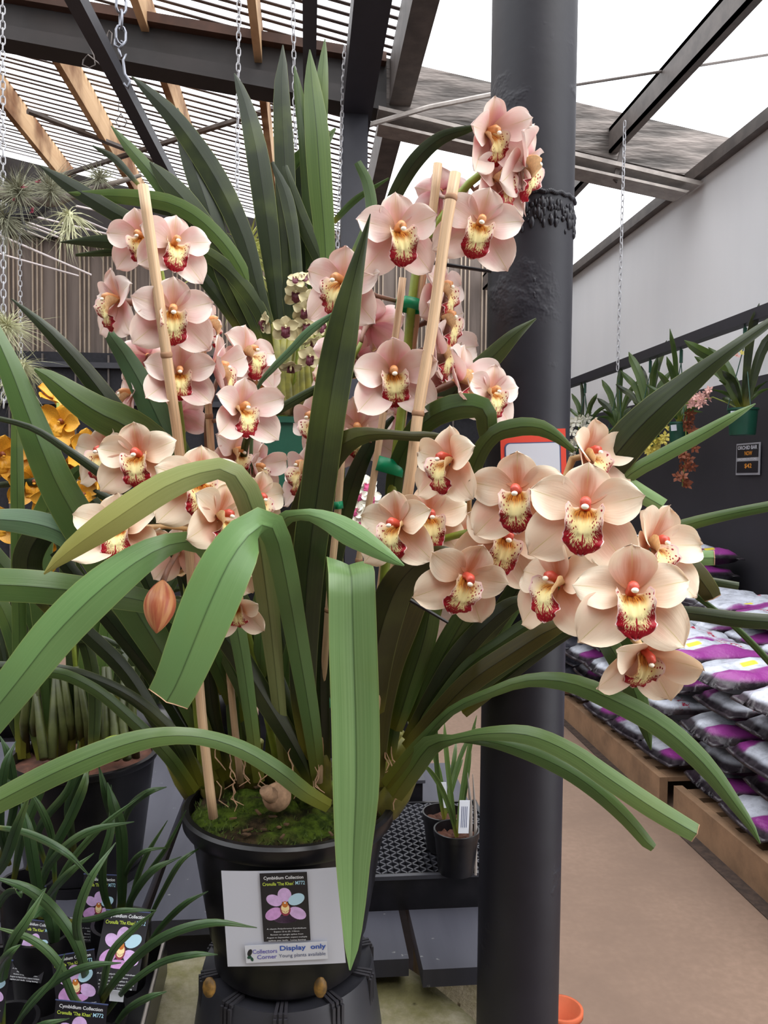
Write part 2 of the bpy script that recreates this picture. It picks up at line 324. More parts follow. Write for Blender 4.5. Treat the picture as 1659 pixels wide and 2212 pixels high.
nf2 = N('floor_concrete', .62, .3); z = nf2.noise(nf2.co(), 1.6, 6, .6); z3 = nf2.noise(nf2.co(), 40, 3); nf2.col(nf2.mix(nf2.ss(z, .3, .75), nf2.mix(nf2.ss(z3, .3, .8), sg(124, 102, 87), sg(134, 111, 96)), sg(112, 92, 79))); M['floor'] = nf2.m
M['dirt'] = plain('floor_edge_dirt', sg(58, 44, 36), .9, var=.4, scale=30)
nd = N('bench_plank', .55, .35); x = nd.xyz(nd.co()); z = nd.noise(nd.comb(nd.ma('MULTIPLY', x[0], 24), nd.ma('MULTIPLY', x[1], 2), 0), 1.3, 5); zs = nd.noise(nd.co(), 70, 2)
nd.col(nd.mix(nd.ss(zs, .72, .78), nd.mix(z, sg(52, 52, 61), sg(72, 72, 81)), sg(120, 120, 120))); nd.bump(z, .001); M['plank'] = nd.m
ns = N('mossy_concrete', .9, .2); z = ns.noise(ns.co(), 9, 6, .65); z4 = ns.noise(ns.co(), 90, 4, .7); vv = ns.vor(ns.co(), 22)
c = ns.mix(ns.ss(z, .4, .65), ns.mix(z4, sg(128, 121, 98), sg(168, 160, 138)), ns.mix(z4, sg(96, 92, 60), sg(132, 126, 86))); ns.col(ns.mix(ns.ss(vv, .1, .05), c, sg(24, 20, 16))); ns.bump(ns.ma('ADD', z4, ns.ss(vv, .06, .14)), .004, .8); M['stone'] = ns.m
M['pallet'] = plain('pallet_wood', sg(136, 106, 80), .8, var=.25, scale=7)
M['pallet_dark'] = plain('pallet_wood_dark', sg(120, 86, 62), .85, var=.3, scale=7)
def bagmat(name, purple_end, dark=False, cent=.66):
    n = N(name, .32, .5); g = n.xyz(n.co('Generated')); o = n.co(); zz = n.noise(o, 6, 4, .6); zb = n.noise(o, 26, 3, .6)
    a = n.ma('ADD', g[1], n.ma('MULTIPLY', n.ma('SUBTRACT', zz, .5), .2))
    w = n.mix(n.ss(zb, .4, .8), sg(206, 210, 222), sg(160, 164, 176))
    p = n.ss(a, purple_end-.03, purple_end+.03) if purple_end > 0 else n.ss(a, -purple_end+.03, -purple_end-.03)
    c = n.mix(p, w, sg(146, 58, 138))
    ww = n.new('ShaderNodeTexWave'); ww.wave_type = 'BANDS'; ww.inputs['Scale'].default_value = 4; ww.inputs['Distortion'].default_value = 6; n.put(ww.inputs['Vector'], o)
    t = n.ma('MULTIPLY', n.ma('MULTIPLY', n.ss(g[0], .20, .22), n.ss(g[0], .30, .28)), n.ss(n.noise(o, 60, 2), .5, .56)); c = n.mix(n.ma('MULTIPLY', t, n.ma('SUBTRACT', 1., p)), c, sg(176, 40, 70))
    yl = n.ma('MULTIPLY', n.ss(n.ma('ABSOLUTE', n.ma('SUBTRACT', g[0], .62)), .07, .05), n.ss(n.ma('ABSOLUTE', n.ma('SUBTRACT', g[1], abs(purple_end)-.12)), .05, .03)); c = n.mix(yl, c, sg(226, 212, 60))
    side = n.ss(g[2], cent, cent-.14); c = n.mix(side, c, n.mix(n.ss(zb, .4, .7), sg(46, 40, 46), sg(74, 66, 72)))
    if dark: c = n.mix(n.ss(zz, .66, .72), n.mix(zb, sg(38, 38, 46), sg(70, 70, 80)), sg(120, 122, 134))
    n.col(c); n.bump(n.noise(o, 16, 5, .65), .01, .7); return n.m
M['bag_a'] = bagmat('potting_bag_print', .62); M['bag_b'] = bagmat('potting_bag_print_reversed', -.38); M['bag_c'] = bagmat('potting_bag_print_white', .9); M['bag_k'] = bagmat('black_bag', .7, True)
M['yellow_f'] = plain('petal_yellow', sg(214, 156, 44), .5, var=.2, scale=30); M['yellow_pale'] = plain('petal_lemon', sg(222, 206, 100), .5, var=.15, scale=30)
M['cream_f'] = plain('petal_cream_green', sg(196, 184, 142), .5, var=.15, scale=60); M['maroon_f'] = plain('lip_maroon', sg(96, 38, 52), .5, var=.2, scale=60)
M['rust_f'] = plain('petal_rust', sg(134, 72, 44), .6, var=.3, scale=30); M['pale_pink'] = plain('petal_pale_pink', sg(222, 170, 160), .5, var=.15, scale=30); M['white_f'] = plain('petal_white', sg(232, 230, 214), .5, var=.1, scale=30)
M['airplant'] = plain('airplant_grey', sg(128, 128, 106), .7, var=.3, scale=20); M['airplant_pale'] = plain('airplant_pale', sg(176, 176, 140), .7, var=.25, scale=20)
M['branch'] = plain('weathered_branch', sg(104, 94, 86), .85, var=.35, scale=14, bump=.004); M['rod'] = plain('white_rod', sg(186, 176, 174), .5)
M['chain'] = plain('zinc_chain', sg(120, 122, 130), .35, metal=.8); M['plastic_chain'] = plain('white_chain', sg(170, 170, 174), .4)
M['red_sign'] = plain('red_print', sg(206, 64, 46), .5); M['orange_ink'] = plain('orange_print', sg(214, 140, 44), .5); M['grey_ink'] = plain('grey_print', sg(150, 150, 156), .5)
M['terracotta'] = plain('terracotta', sg(176, 84, 50), .8, var=.15)
M['fern'] = plain('variegated_foliage', sg(150, 152, 82), .6, var=.3, scale=9)
M['tag_white'] = plain('white_tag', sg(200, 202, 210), .5)
M['bud'] = None
nbud = N('bud_orange', .4, .4); uvq = nbud.uv(); zb = nbud.noise(nbud.comb(nbud.ma('MULTIPLY', uvq[1], 16), nbud.ma('MULTIPLY', uvq[2], 1.5)), 1., 3)
nbud.col(nbud.mix(nbud.ss(zb, .35, .65), sg(176, 92, 66), sg(206, 146, 98))); M['bud'] = nbud.m
# ---------------------------------------------------------------- cymbidium flower (unit = petal length, faces +Z, top = +Y)
def tepal_grid(th, L, W, lift, reflex, cup, twist=0., nv=14, nu=9, tip=.5, seed=0, base=.07, z0=0.):
    rr = random.Random(seed); a, b = math.cos(th), math.sin(th); ph = rr.uniform(0, 6); G = []
    for j in range(nv+1):
        v = j/nv; r = base+v*L
        q = v**.82; w = W*(max(0., 1-abs(2*q-1)**2.3))**.56*(.5+.5*min(1, v/.45)**.8)
        if v > .9: w *= 1-.25*((v-.9)/.1)
        w = max(w, .03*(1-v)+.02)
        z = z0*min(1, v*4)+lift*r*(1-.12*v)-reflex*v**2.4*L; row = []
        for i in range(nu+1):
            u = 2*i/nu-1; lat = u*w; zz = z+cup*w*(u*u)-.06*math.exp(-(u/.13)**2)*w*1.2+.035*math.sin(4.5*v+2.5*u+ph)*v+.02*math.sin(9*v*u+ph)*abs(u)+math.sin(twist)*lat*v
            rx = r-.04*(u*u)*v
            row.append((rx*a-lat*b, rx*b+lat*a, zz))
        row = row[::-1]; G.append(row)
    return np.array(G)
def lip_grid(nv=28, nu=18, seed=0):
    rr = random.Random(seed+50); ph = rr.uniform(0, 6); G = []
    sp = spline([(.02, .02), (-.08, .12), (-.16, .23), (-.29, .33), (-.47, .37), (-.66, .34), (-.83, .22)], nv+1)   # spine in the YZ plane
    kx = [0, .12, .32, .48, .58, .72, .84, .93, .975, 1.0]; kw = [.12, .27, .385, .35, .33, .35, .30, .20, .11, .02]
    for j in range(nv+1):
        v = j/nv; y, z = sp[j]; t = sp[min(j+1, nv)]-sp[max(j-1, 0)]; t = t/np.linalg.norm(t); ny, nz = t[1], -t[0]
        w = float(np.interp(v, kx, kw)); side = max(0., math.sin(PI*min(1, v/.60)))**.8 if v < .60 else 0.
        row = []
        for i in range(nu+1):
            u = 2*i/nu-1; au = abs(u); ruf = (au**3)*(.045*math.sin(19*v+ph+2.*u)+.03*math.sin(43*v+ph*2)) if v > .42 else .02*au*math.sin(20*v+ph)
            if v > .9: ruf += .03*math.sin(11*u+ph)*(v-.9)/.1
            lat = u*w*(1-.16*side*au*au)*(1+.03*math.sin(50*v+ph)*au**4); k = ruf+side*w*.78*au**2.2+(.04*math.exp(-((au-.2)/.1)**2)*(1 if .3 < v < .62 else 0))-(.16*w*au*au if v > .6 else 0)
            row.append((lat, y+ny*k, z+nz*k))
        G.append(row)
    return np.array(G)
TH = [math.radians(a) for a in (90, 14, 166, -47, 222)]
FL = {}
def make_variant(key, kind, lift, reflex, cup, seed, curl=0.):
    rr = random.Random(seed); f, d, b, pt = M[kind], M[kind+'_dorsal'], M[kind+'_back'], M[kind+'_petal']; parts = []
    def me(g, name, mats):
        mb = MB(); sheet(mb, g, .009, (0, 1) if name != 'lip' else (1, 0)); o = mb.build(name, mats, None, smooth=True); m = o.data; bpy.data.objects.remove(o); return m
    j = lambda s: rr.uniform(-s, s)
    parts.append(('sepal', me(tepal_grid(TH[0]+j(.05), .76, .42, lift*.9+j(.1)+curl, reflex*.8, cup*.7, seed=seed, nv=14), 'sepal', [d, b])))
    parts.append(('petal', me(tepal_grid(TH[1]+j(.06), .95, .41, lift+j(.14), reflex+j(.08), cup, j(.28), seed=seed+1, z0=.045), 'petal', [pt, b])))
    parts.append(('petal', me(tepal_grid(TH[2]+j(.06), .95, .41, lift+j(.14), reflex+j(.08), cup, j(.28), seed=seed+2, z0=.045), 'petal', [pt, b])))
    parts.append(('sepal', me(tepal_grid(TH[3]+j(.06), 1.2, .49, lift*.8+j(.14), reflex*1.1, cup*.5, j(.22), seed=seed+3, z0=-.05), 'sepal', [f, b])))
    parts.append(('sepal', me(tepal_grid(TH[4]+j(.06), 1.2, .49, lift*.8+j(.14), reflex*1.1, cup*.5, j(.22), seed=seed+4, z0=-.05), 'sepal', [f, b])))
    parts.append(('lip', me(lip_grid(seed=seed), 'lip', [M['lip'], M['lip_out']])))
    cm = MB(); cm.tube([(0,.02,-.10),(0,.03,.06),(0,.075,.20),(0,.085,.33),(0,.04,.44)], [.06,.10,.088,.10,.085], 12)
    o = cm.build('flower', M['column' if kind == 'peach' else 'column_pink'], None, smooth=True); col = o.data; bpy.data.objects.remove(o)
    am = MB(); sph(am, (0, -.012, .462), (.066, .05, .05)); o = am.build('anther_cap', M['anther'], None, smooth=True); parts.append(('anther_cap', o.data)); bpy.data.objects.remove(o)
    FL[key] = (col, parts)
def sph(mb, c, r, n=12, m=8, R=None):
    c = Vector(c); vs = []
    for i in range(m+1):
        t = PI*i/m
        for j in range(n):
            a = 2*PI*j/n; q = Vector((r[0]*math.sin(t)*math.cos(a), r[1]*math.sin(t)*math.sin(a), r[2]*math.cos(t)))
            if R is not None: q = R @ q
            vs.append(c+q)
    mb.add(vs, [(i*n+j, (i+1)*n+j, (i+1)*n+(j+1) % n, i*n+(j+1) % n) for i in range(m) for j in range(n)], [(j/n, i/m) for i in range(m+1) for j in range(n)])
for kind in ('peach', 'pink'):
    for k in range(4):
        make_variant((kind, 0, k), kind, .14, .10, .18, 11+k*7)      # open, flat
        make_variant((kind, 1, k), kind, .38, .18, .30, 23+k*7)      # half cupped
        make_variant((kind, 2, k), kind, .66, .04, .42, 37+k*7)      # cupped
        make_variant((kind, 3, k), kind, .36, .34, .24, 51+k*7, .55) # dorsal sepal hooding
def place_flower(plant, px, py, d, rpx, yaw, pitch, roll, key, name='flower'):
    """yaw: turns the face to picture right, pitch: tips it up, roll: clockwise; rpx = petal length in pixels at depth d"""
    c = P(px, py, d); s = rpx*d/FPX
    Z = -(c-CAM).normalized(); X = Vector((0,0,1)).cross(Z).normalized(); Y = Z.cross(X)
    B = Matrix((X, Y, Z)).transposed()
    Rm = B @ Matrix.Rotation(math.radians(yaw), 3, 'Y') @ Matrix.Rotation(math.radians(-pitch), 3, 'X') @ Matrix.Rotation(math.radians(-roll), 3, 'Z')
    col, parts = FL[key]; o = bpy.data.objects.new(name, col); COL.objects.link(o); o.parent = plant
    o.matrix_local = Matrix.Translation(c-wloc(plant)) @ Rm.to_4x4() @ Matrix.Scale(s, 4)
    for n, m in parts:
        q = bpy.data.objects.new(n, m); COL.objects.link(q); q.parent = o
    return c, Rm @ Vector((0, 0, 1)), s
# ---------------------------------------------------------------- ray / plane helpers in the building's own axes
def ray(px, py): return (P(px, py, 1)-CAM)
def PY(px, py, Y): r = ray(px, py); return CAM+r*(Y/r.y)
def PX(px, py, X): r = ray(px, py); return CAM+r*(X/r.x)
def PZ(px, py, z): r = ray(px, py); return CAM+r*((z-1.5)/r.z)
def struct(name, mb, m, parent=None, **k):
    o = mb.build(name, m, parent, **k)
    if parent is None: o['kind'] = 'structure'
    return o
# ---------------------------------------------------------------- structure
struct('floor', MB().box((-7.2, -2, -.1), (3.1, 11, 0)), M['floor'])
wr = MB(); wr.box((3.0, 1.0, 0), (3.1, 10.6, 2.23), 1); wr.box((3.0, 1.0, 2.23), (3.08, 10.6, 3.86), 0)
struct('wall_right', wr, [M['wallw'], M['walld']])
struct('trim_1', MB().box((2.93, 1.0, 3.84), (3.1, 10.6, 3.93)), M['galv_dark'])
struct('light_block_wall', MB().box((-7.2, -2.1, 0), (3.1, -2.0, 4.2)), M['clad'])  # wall added out of view behind the camera to block low frontal light
struct('trim_2', MB().add([(-7.2, y, z) for y, z in ((10.38, 4.66), (10.48, 4.66), (10.48, 6.2), (10.38, 6.2))]+[(.7, y, z) for y, z in ((10.38, 4.4), (10.48, 4.4), (10.48, 4.58), (10.38, 4.58))], [(0,1,2,3),(7,6,5,4),(0,4,5,1),(1,5,6,2),(2,6,7,3),(3,7,4,0)]), M['beam'])
struct('wall_left', MB().box((-7.3, -1, 0), (-7.2, 10.7, 5.0)), M['walld'])
wb = struct('wall_back', MB().box((-7.2, 10.5, 0), (3.0, 10.6, 4.78)), M['clad'])
k = 0; x = -6.9
rib = MB()
for dx in (-.055, 0, .055): rib.box((dx-.009, -.03, 1.5), (dx+.009, .0, 4.74))
rb = rib.build('cladding_rib', M['clad_rib'], None); rb.parent = wb; rb.location = (x, 10.5, 0); rm = rb.data
for i in range(1, 34):
    o = bpy.data.objects.new('cladding_rib', rm); COL.objects.link(o); o.parent = wb; o.location = (x+.29*i, 10.5, 0)
net = thing('shade_cloth_screen', 'dark shade cloth screen with two black rails along the foot of the brown back wall', 'screen', (-2, 10.3, 0))
MB().box((-7.1, 10.28, 0), (2.9, 10.31, 3.08)).build('cloth', M['netting'], net)
for z in (2.88, 2.42): MB().box((-7.1, 10.2, z), (2.9, 10.27, z+.07)).build('rail', M['black_steel'], net)
for i in range(24):
    xx = -6.9+.4*i; MB().box((xx, 10.24, .1), (xx+.02, 10.28, 3.05)).build('batten', M['galv_dark'], net)
# round column
cx = P(1137, 1040, 1.10); CR = .0578
col = thing('round_column', 'thick round charcoal-painted steel column right of the orchids', 'column', (cx.x, cx.y, 0))
MB().lathe([(CR, 0), (CR, 6)], (cx.x, cx.y, 0), 64).build('shaft', M['column_paint'], col, smooth=True)
# weld seam and bump on the column
cl = P(1140, 450, 1.06); w = MB(); 
for i in range(150):
    a = -PI/2+random.uniform(-1.2, 1.2); zz = cl.z-.001-abs(random.gauss(0, .013)); r = random.uniform(.0017, .0042)
    sph(w, (cx.x+CR*math.cos(a), cx.y+CR*math.sin(a), zz), (r, r, r*random.uniform(1, 2.6)), 6, 4)
for i in range(60):
    a = -PI/2-1.3+2.6*i/59; sph(w, (cx.x+CR*math.cos(a), cx.y+CR*math.sin(a), cl.z+.012+.001*math.sin(i)), (.004, .004, .0034), 6, 4)
for i in range(30):
    q = PY(1163+random.gauss(0, 5), random.uniform(590, 650), cx.y-CR*.96); sph(w, q, (.0028, .0022, .0045), 6, 4)
w.build('weld_seam', M['column_paint'], col, smooth=True)
# ---------------------------------------------------------------- slatted roof on the left
def HR(X): return 1.5+3.0-.21*X
sr = thing('slatted_roof', 'slatted shade roof of thin dark battens on brown timber rafters', 'roof', (-3, 6, 4.9))
bm_ = MB(); 
bm_.add([(-6.9, -.018, HR(-6.9)+.30), (.66, -.018, HR(.66)+.30), (.66, .018, HR(.66)+.30), (-6.9, .018, HR(-6.9)+.30),
         (-6.9, -.018, HR(-6.9)+.306), (.66, -.018, HR(.66)+.306), (.66, .018, HR(.66)+.306), (-6.9, .018, HR(-6.9)+.306)],
        [(0,3,2,1),(4,5,6,7),(0,1,5,4),(1,2,6,5),(2,3,7,6),(3,0,4,7)])
b0 = bm_.build('batten', M['batten'], None); b0.parent = sr; b0.location = Vector((0, 4.2, 0))-sr.location; bme = b0.data
Y = 4.2
while Y < 10.4:
    Y += .118; o = bpy.data.objects.new('batten', bme); COL.objects.link(o); o.parent = sr
    o.location = Vector((random.uniform(-.03, .03), Y+random.uniform(-.006, .006), random.uniform(-.004, .004)))-sr.location
for X in (-.376, -1.19, -2.09, -3.0, -3.9, -4.8, -5.7):
    MB().box((X-.028, 3.6, HR(X)), (X+.028, 10.5, HR(X)+.30)).build('rafter', M['rafter'], sr)
e = MB(); e.box((.60, 3.2, HR(.63)-.02), (.66, 10.5, HR(.63)+.3)); e.box((.60, 3.2, HR(.63)-.04), (.76, 10.5, HR(.63)-.02)); e.build('edge_purlin', M['galv_dark'], sr)
for a, b in (((130, 380), (620, 225)), ((60, 240), (330, 345))):
    MB().tube([PZ(a[0], a[1], 4.95), PZ(b[0], b[1], 4.95)], .03, 6).build('diagonal_brace', M['galv_dark'], sr)
# cross beam and foil box at Y = 6
cb = thing('cross_beam', 'dark brown steel cross beam running below the slatted rafters', 'beam', PY(400, 140, 6))
def slab(tl, tr, bl, br, Y0, Y1, mb=None, mi=0):
    mb = mb or MB(); a = [PY(*q, Y0) for q in (bl, br, tr, tl)]; b = [v+Vector((0, Y1-Y0, 0)) for v in a]
    return mb.add(a+b, [(0,1,2,3),(7,6,5,4),(1,0,4,5),(2,1,5,6),(3,2,6,7),(0,3,7,4)], mi=mi)
slab((-400, -74), (835, 134), (-400, -20), (835, 200), 6.0, 6.08).build('web', M['beam'], cb)
slab((-400, -98), (835, 112), (-400, -76), (835, 132), 5.92, 6.1).build('rusty_strip', M['rust'], cb)
slab((-400, -20), (835, 200), (-400, 5), (835, 238), 5.9, 6.12).build('flange', M['beam'], cb)

fb = thing('foil_ridge_box', 'crinkled foil-wrapped box beam meeting the white right wall', 'beam', PY(1200, 300, 6))
slab((835, 125), (1600, 303), (835, 232), (1540, 392), 6.0, 6.3).build('foil_panel', M['foil'], fb)
mbx = MB(); slab((818, 228), (1520, 392), (818, 236), (1512, 400), 5.8, 6.0, mbx); slab((818, 236), (1512, 400), (818, 262), (1490, 412), 5.98, 6.0, mbx); slab((818, 262), (1490, 412), (818, 268), (1482, 416), 5.8, 6.0, mbx)
mbx.build('channel', M['galv'], fb)
# right purlin, wire and rods
pr = thing('roof_purlin', 'long steel channel purlin crossing the open white roof on the right', 'purlin', PZ(1450, 170, 4.2))
q = MB(); X0 = 2.36; q.box((X0-.05, 3.2, 4.22), (X0+.10, 10.4, 4.25)); q.box((X0-.05, 3.2, 4.06), (X0-.03, 10.4, 4.25)); q.box((X0-.05, 3.2, 4.06), (X0+.02, 10.4, 4.08)); q.build('channel', M['galv_dark'], pr)
MB().box((X0+.02, 3.2, 4.235), (X0+.05, 10.4, 4.262)).build('light_flange', M['galv'], pr)
tag(MB().tube([PY(1150, 198, 5), PY(1700, 112, 5.2)], .009, 6).build('tie_wire', M['galv_dark']), 'thin taut tie wire crossing the purlin right of the column', 'wire')
br = MB(); br.tube([PY(790, 272, 5.7), PY(925, 232, 5.7), PY(1060, 205, 5.7)], .018, 6); tag(br.build('brace_rod', M['galv']), 'grey brace rod between the dark post and the round column', 'rod')
br = MB(); br.obox((PY(1340, 340, 5.85)), ray(1350, 300).cross(Vector((0,1,0))).normalized()*.02, Vector((0,.01,0)), (PY(1354, 285, 5.85)-PY(1330, 388, 5.85))/2); tag(br.build('hanging_bracket', M['galv_dark']), 'small steel bracket below the purlin holding the bead chain', 'bracket')
# black steel members hung under the left roof
def beamY(X, z, w, h, Y0, Y1): return MB().box((X-w/2, Y0, z), (X+w/2, Y1, z+h))
o = MB(); a = PZ(150, -30, 3.7); b = PZ(376, 400, 3.7); dd = (b-a); o.obox((a+b)/2, dd.cross(Vector((0,0,1))).normalized()*.036, dd/2, (0,0,.04)); tag(o.build('hanging_rail', M['black_steel']), 'black square steel rail hung with wire hooks, upper left', 'rail')
tag(beamY(-.0, 3.75, .07, .07, 3, 8).build('hanging_rail', M['black_steel']), 'narrow black steel rail seen end on above the tall leaves', 'rail')
o = beamY(.33, 4.02, .2, .2, 3, 6.0); tag(o.build('roof_beam', M['black_steel']), 'thick black beam left of the foil box, resting on the square post', 'beam')
pp = PY(763, 500, 5.6); tag(MB().box((pp.x-.09, 5.5, 0), (pp.x+.09, 5.68, 4.02)).build('square_post', M['black_steel']), 'black square post standing behind the tall leaves', 'post')
# ---------------------------------------------------------------- chains
def chain(name, label, a, b, link=.03, r=.0022, w=.3, mat='plastic_chain', parts=False):
    n = max(2, int((b-a).length/(link*.78))); t = (b-a).normalized(); s = t.orthogonal().normalized(); u = t.cross(s)
    base = thing(name, label, 'chain', a) if parts else None; mb = MB()
    for i in range(n):
        c = a+(b-a)*((i+.5)/n); side = s if i % 2 else u; side = (side+.35*(u if i % 2 else -s)).normalized(); pts = []
        for k in range(11):
            an = 2*PI*k/10; pts.append(c+t*(link*.5*math.copysign(abs(math.cos(an))**.7, math.cos(an)))+side*(link*w*math.sin(an)))
        if parts: mb = MB()
        mb.tube(pts, r, 5, caps=False)
        if parts: mb.build('link', M[mat], base, smooth=True)
    if parts: return base
    o = mb.build(name, M[mat], None, smooth=True); return tag(o, label, 'chain')
chain('steel_chain', 'heavy zinc chain hanging from the roof beside the black rail', P(262, -40, 2.0), P(261, 92, 2.0), .048, .0035, .26, 'chain', True)
hk = MB(); hk.tube([P(x_, y_, 2.0) for x_, y_ in ((261, 90), (268, 92), (258, 105), (248, 98), (250, 85))], .004, 6); hk.tube([P(x_, y_, 2.0) for x_, y_ in ((255, 100), (262, 125), (272, 118), (266, 130), (270, 160), (281, 175), (276, 190), (268, 180))], .0035, 6)
tag(hk.build('chain_hook', M['chain'], smooth=True), 'bent zinc hook at the end of the heavy chain', 'hook')
for i, (pts, lb) in enumerate(((((190, 118), (180, 130), (178, 140), (193, 147), (206, 140), (203, 120), (195, 100)), 'thin wire loop hanging left of the black rail'),
        (((258, 205), (256, 240), (262, 245), (250, 262), (256, 274), (270, 272), (274, 262), (262, 248)), 'thin wire loop hanging below the heavy chain'),
        ((((232, 75), (236, 66), (242, 72), (240, 100), (232, 90))), 'small wire hook clipped over the black rail'))):
    rt_ = (pts[0][1]+30)/430; rp_ = PZ(150, -30, 3.7)*(1-rt_)+PZ(376, 400, 3.7)*rt_; rd_ = (rp_-CAM).dot(FW); tag(MB().tube([rp_]+[P(a_, b_, rd_) for a_, b_ in pts], .004, 5).build('wire_hook', M['galv_dark'], smooth=True), lb, 'hook')
chain('plastic_chain', 'white chain hanging left of the second timber rafter', PY(518, -150, 4.6), PY(511, 520, 4.6), .055, .0036, .22)
chain('plastic_chain', 'white chain hanging behind the tallest dark leaves', PY(630, -150, 4.6), PY(640, 400, 4.6), .055, .0036, .22)
chain('plastic_chain', 'white chain hanging down the left picture edge', PY(4, -600, 3.2), PY(8, 880, 3.2), .036, .0026, .24)
chain('plastic_chain', 'finer chain hanging before the brown wall', P(42, 462, 2.64), P(46, 830, 2.64), .022, .0013, .24)
chain('plastic_chain', 'short bright chain left of the square post', PY(744, 100, 5.45), PY(728, 560, 5.45), .05, .0035, .24)
chain('bead_chain', 'thin bead chain hanging from the purlin before the white wall', Vector((PY(1350, 250, 5.6).x, 5.6, 4.12)), PY(1334, 800, 5.6), .055, .0038, .2)
# ---------------------------------------------------------------- bench, stone table, pots' supports
bn = thing('plank_bench', 'low bench of wide dark grey boards behind the flower pot', 'bench', (0, 2, 0))
for x0, x1, y0, y1 in ((-.96, -.745, 1.34, 2.3), (-.735, -.52, 1.34, 2.3), (-.51, -.283, 1.34, 2.3), (-.266, -.058, 1.34, 2.3), (-.044, .165, 1.2, 2.05), (.183, .385, 1.17, 2.05)):
    MB().box((x0, y0, .722), (x1, y1, .75)).build('plank', M['plank'], bn)
MB().box((-.98, 1.36, .62), (.10, 1.42, .72)).build('frame_rail', M['walld'], bn)
MB().box((-.98, 1.95, .62), (.40, 2.0, .72)).build('frame_rail', M['walld'], bn)
for x0, y0 in ((-.95, 1.36), (-.05, 1.37), (.32, 1.94), (-.95, 2.2), (-.1, 1.95)): MB().box((x0, y0, 0), (x0+.06, y0+.06, .64)).build('leg', M['walld'], bn)
tag(MB().box((.215, 1.285, 0), (.40, 1.5, .715)).build('concrete_block', M['stone']), 'mossy concrete block under the board end beside the column', 'block')
sc_ = CAM+R0*(-.17)+Vector((math.sin(YAW), math.cos(YAW), 0))*1.0
st = thing('stone_table', 'round mossy concrete table top under the upturned black pot', 'table', (sc_.x, sc_.y, 0))
tm = MB(); n = 64; prof = [(.001, .70), (.2, .70), (.32, .70), (.345, .692), (.355, .67), (.345, .63), (.2, .60), (.001, .60)]
vs = []
for r, z in prof:
    for j in range(n):
        a = 2*PI*j/n; rr = r*(1+.02*math.sin(3*a)+.012*math.sin(7*a+1)); vs.append((sc_.x+rr*math.cos(a), sc_.y+rr*math.sin(a), z+.002*math.sin(9*a)))
tm.add(vs, [(i*n+(j+1) % n, i*n+j, (i+1)*n+j, (i+1)*n+(j+1) % n) for i in range(len(prof)-1) for j in range(n)])
tm.build('table_top', M['stone'], st, smooth=True)
MB().lathe([(.001, 0), (.2, 0), (.17, .3), (.2, .605), (.001, .61)], (sc_.x, sc_.y, 0), 32).build('pedestal', M['stone'], st, smooth=True)
# main pot position
PC = P(626, 1700, 1.14); ZR = 1.5-.463; ZB = 1.5-.694
up = thing('upturned_pot', 'upside-down black plastic pot with slotted rim raising the big orchid pot', 'pot', (PC.x, PC.y, .70))
MB().lathe([(.001, ZB-.006), (.112, ZB-.006), (.121, ZB-.002), (.124, ZB-.012), (.137, .702), (.13, .702), (.001, .702)], (PC.x, PC.y, 0), 64).build('pot_body', M['plastic_grey'], up, smooth=True, auto=35)
for g in range(10):
    a0 = 2*PI*g/10+.25; sm = MB()
    for q in (-1, 0, 1):
        a = a0+q*.055; r_ = Vector((math.cos(a), math.sin(a), 0)); t_ = Vector((-math.sin(a), math.cos(a), 0)); c = Vector((PC.x, PC.y, ZB-.0035))
        sm.obox(c+r_*.112, r_*.0135, t_*.0021, (0, 0, .0022)); sm.obox(c+r_*.1262+Vector((0, 0, -.024)), r_*.0022, t_*.0021, (0, 0, .021))
    sm.build('slot_rib', M['walld'], up)
# crate tray with lattice top, right of the pot
ct = thing('lattice_tray', 'black lattice seedling tray upside down on the bench beside the column', 'tray', (.28, 1.5, .75))
x0, x1, y0, y1, zt = .10, .37, 1.34, 1.655, .812
q = MB(); q.box((x0, y0, .75), (x1, y0+.008, zt)); q.box((x0, y1-.008, .75), (x1, y1, zt)); q.box((x0, y0, .75), (x0+.008, y1, zt)); q.box((x1-.008, y0, .75), (x1, y1, zt)); q.build('side', M['plastic'], ct)
MB().box((x0-.003, y0-.004, zt-.006), (x1+.003, y0+.004, zt+.001)).build('rim', M['plastic_grey'], ct)
MB().box((x0+.008, y0+.008, .752), (x1-.008, y1-.008, .756)).build('tray_floor', M['plastic_grey'], ct)
lt = MB(); s = .0235; k = -20
def clipseg(p, d):
    t0, t1 = -9, 9
    for i, (lo, hi) in enumerate(((x0+.008, x1-.008), (y0+.008, y1-.008))):
        a, b = (lo-p[i])/d[i], (hi-p[i])/d[i]; a, b = min(a, b), max(a, b); t0 = max(t0, a); t1 = min(t1, b)
    return (t0, t1) if t1-t0 > .01 else None
for sgn in (1, -1):
    for k in range(-24, 30):
        p = (x0+k*s*1.0, y0); d = (math.cos(.75), sgn*math.sin(.75)) if sgn > 0 else (-math.cos(.75), math.sin(.75)); c = clipseg(p, d)
        if c:
            a = Vector((p[0]+d[0]*c[0], p[1]+d[1]*c[0], zt-.005)); b = Vector((p[0]+d[0]*c[1], p[1]+d[1]*c[1], zt-.005)); v = (b-a)/2
            lt.obox((a+b)/2, v, Vector((-v.y, v.x, 0)).normalized()*.0016, (0, 0, .004))
tag(lt.build('lattice', M['plastic_grey'], ct), kind='stuff')
ct2 = thing('lattice_tray', 'plain black tray behind the lattice tray, at the bench end', 'tray', (.2, 1.85, .75))
MB().box((.04, 1.70, .75), (.26, 1.98, .835)).build('side', M['plastic'], ct2); MB().box((.035, 1.695, .835), (.265, 1.985, .842)).build('rim', M['plastic_grey'], ct2)
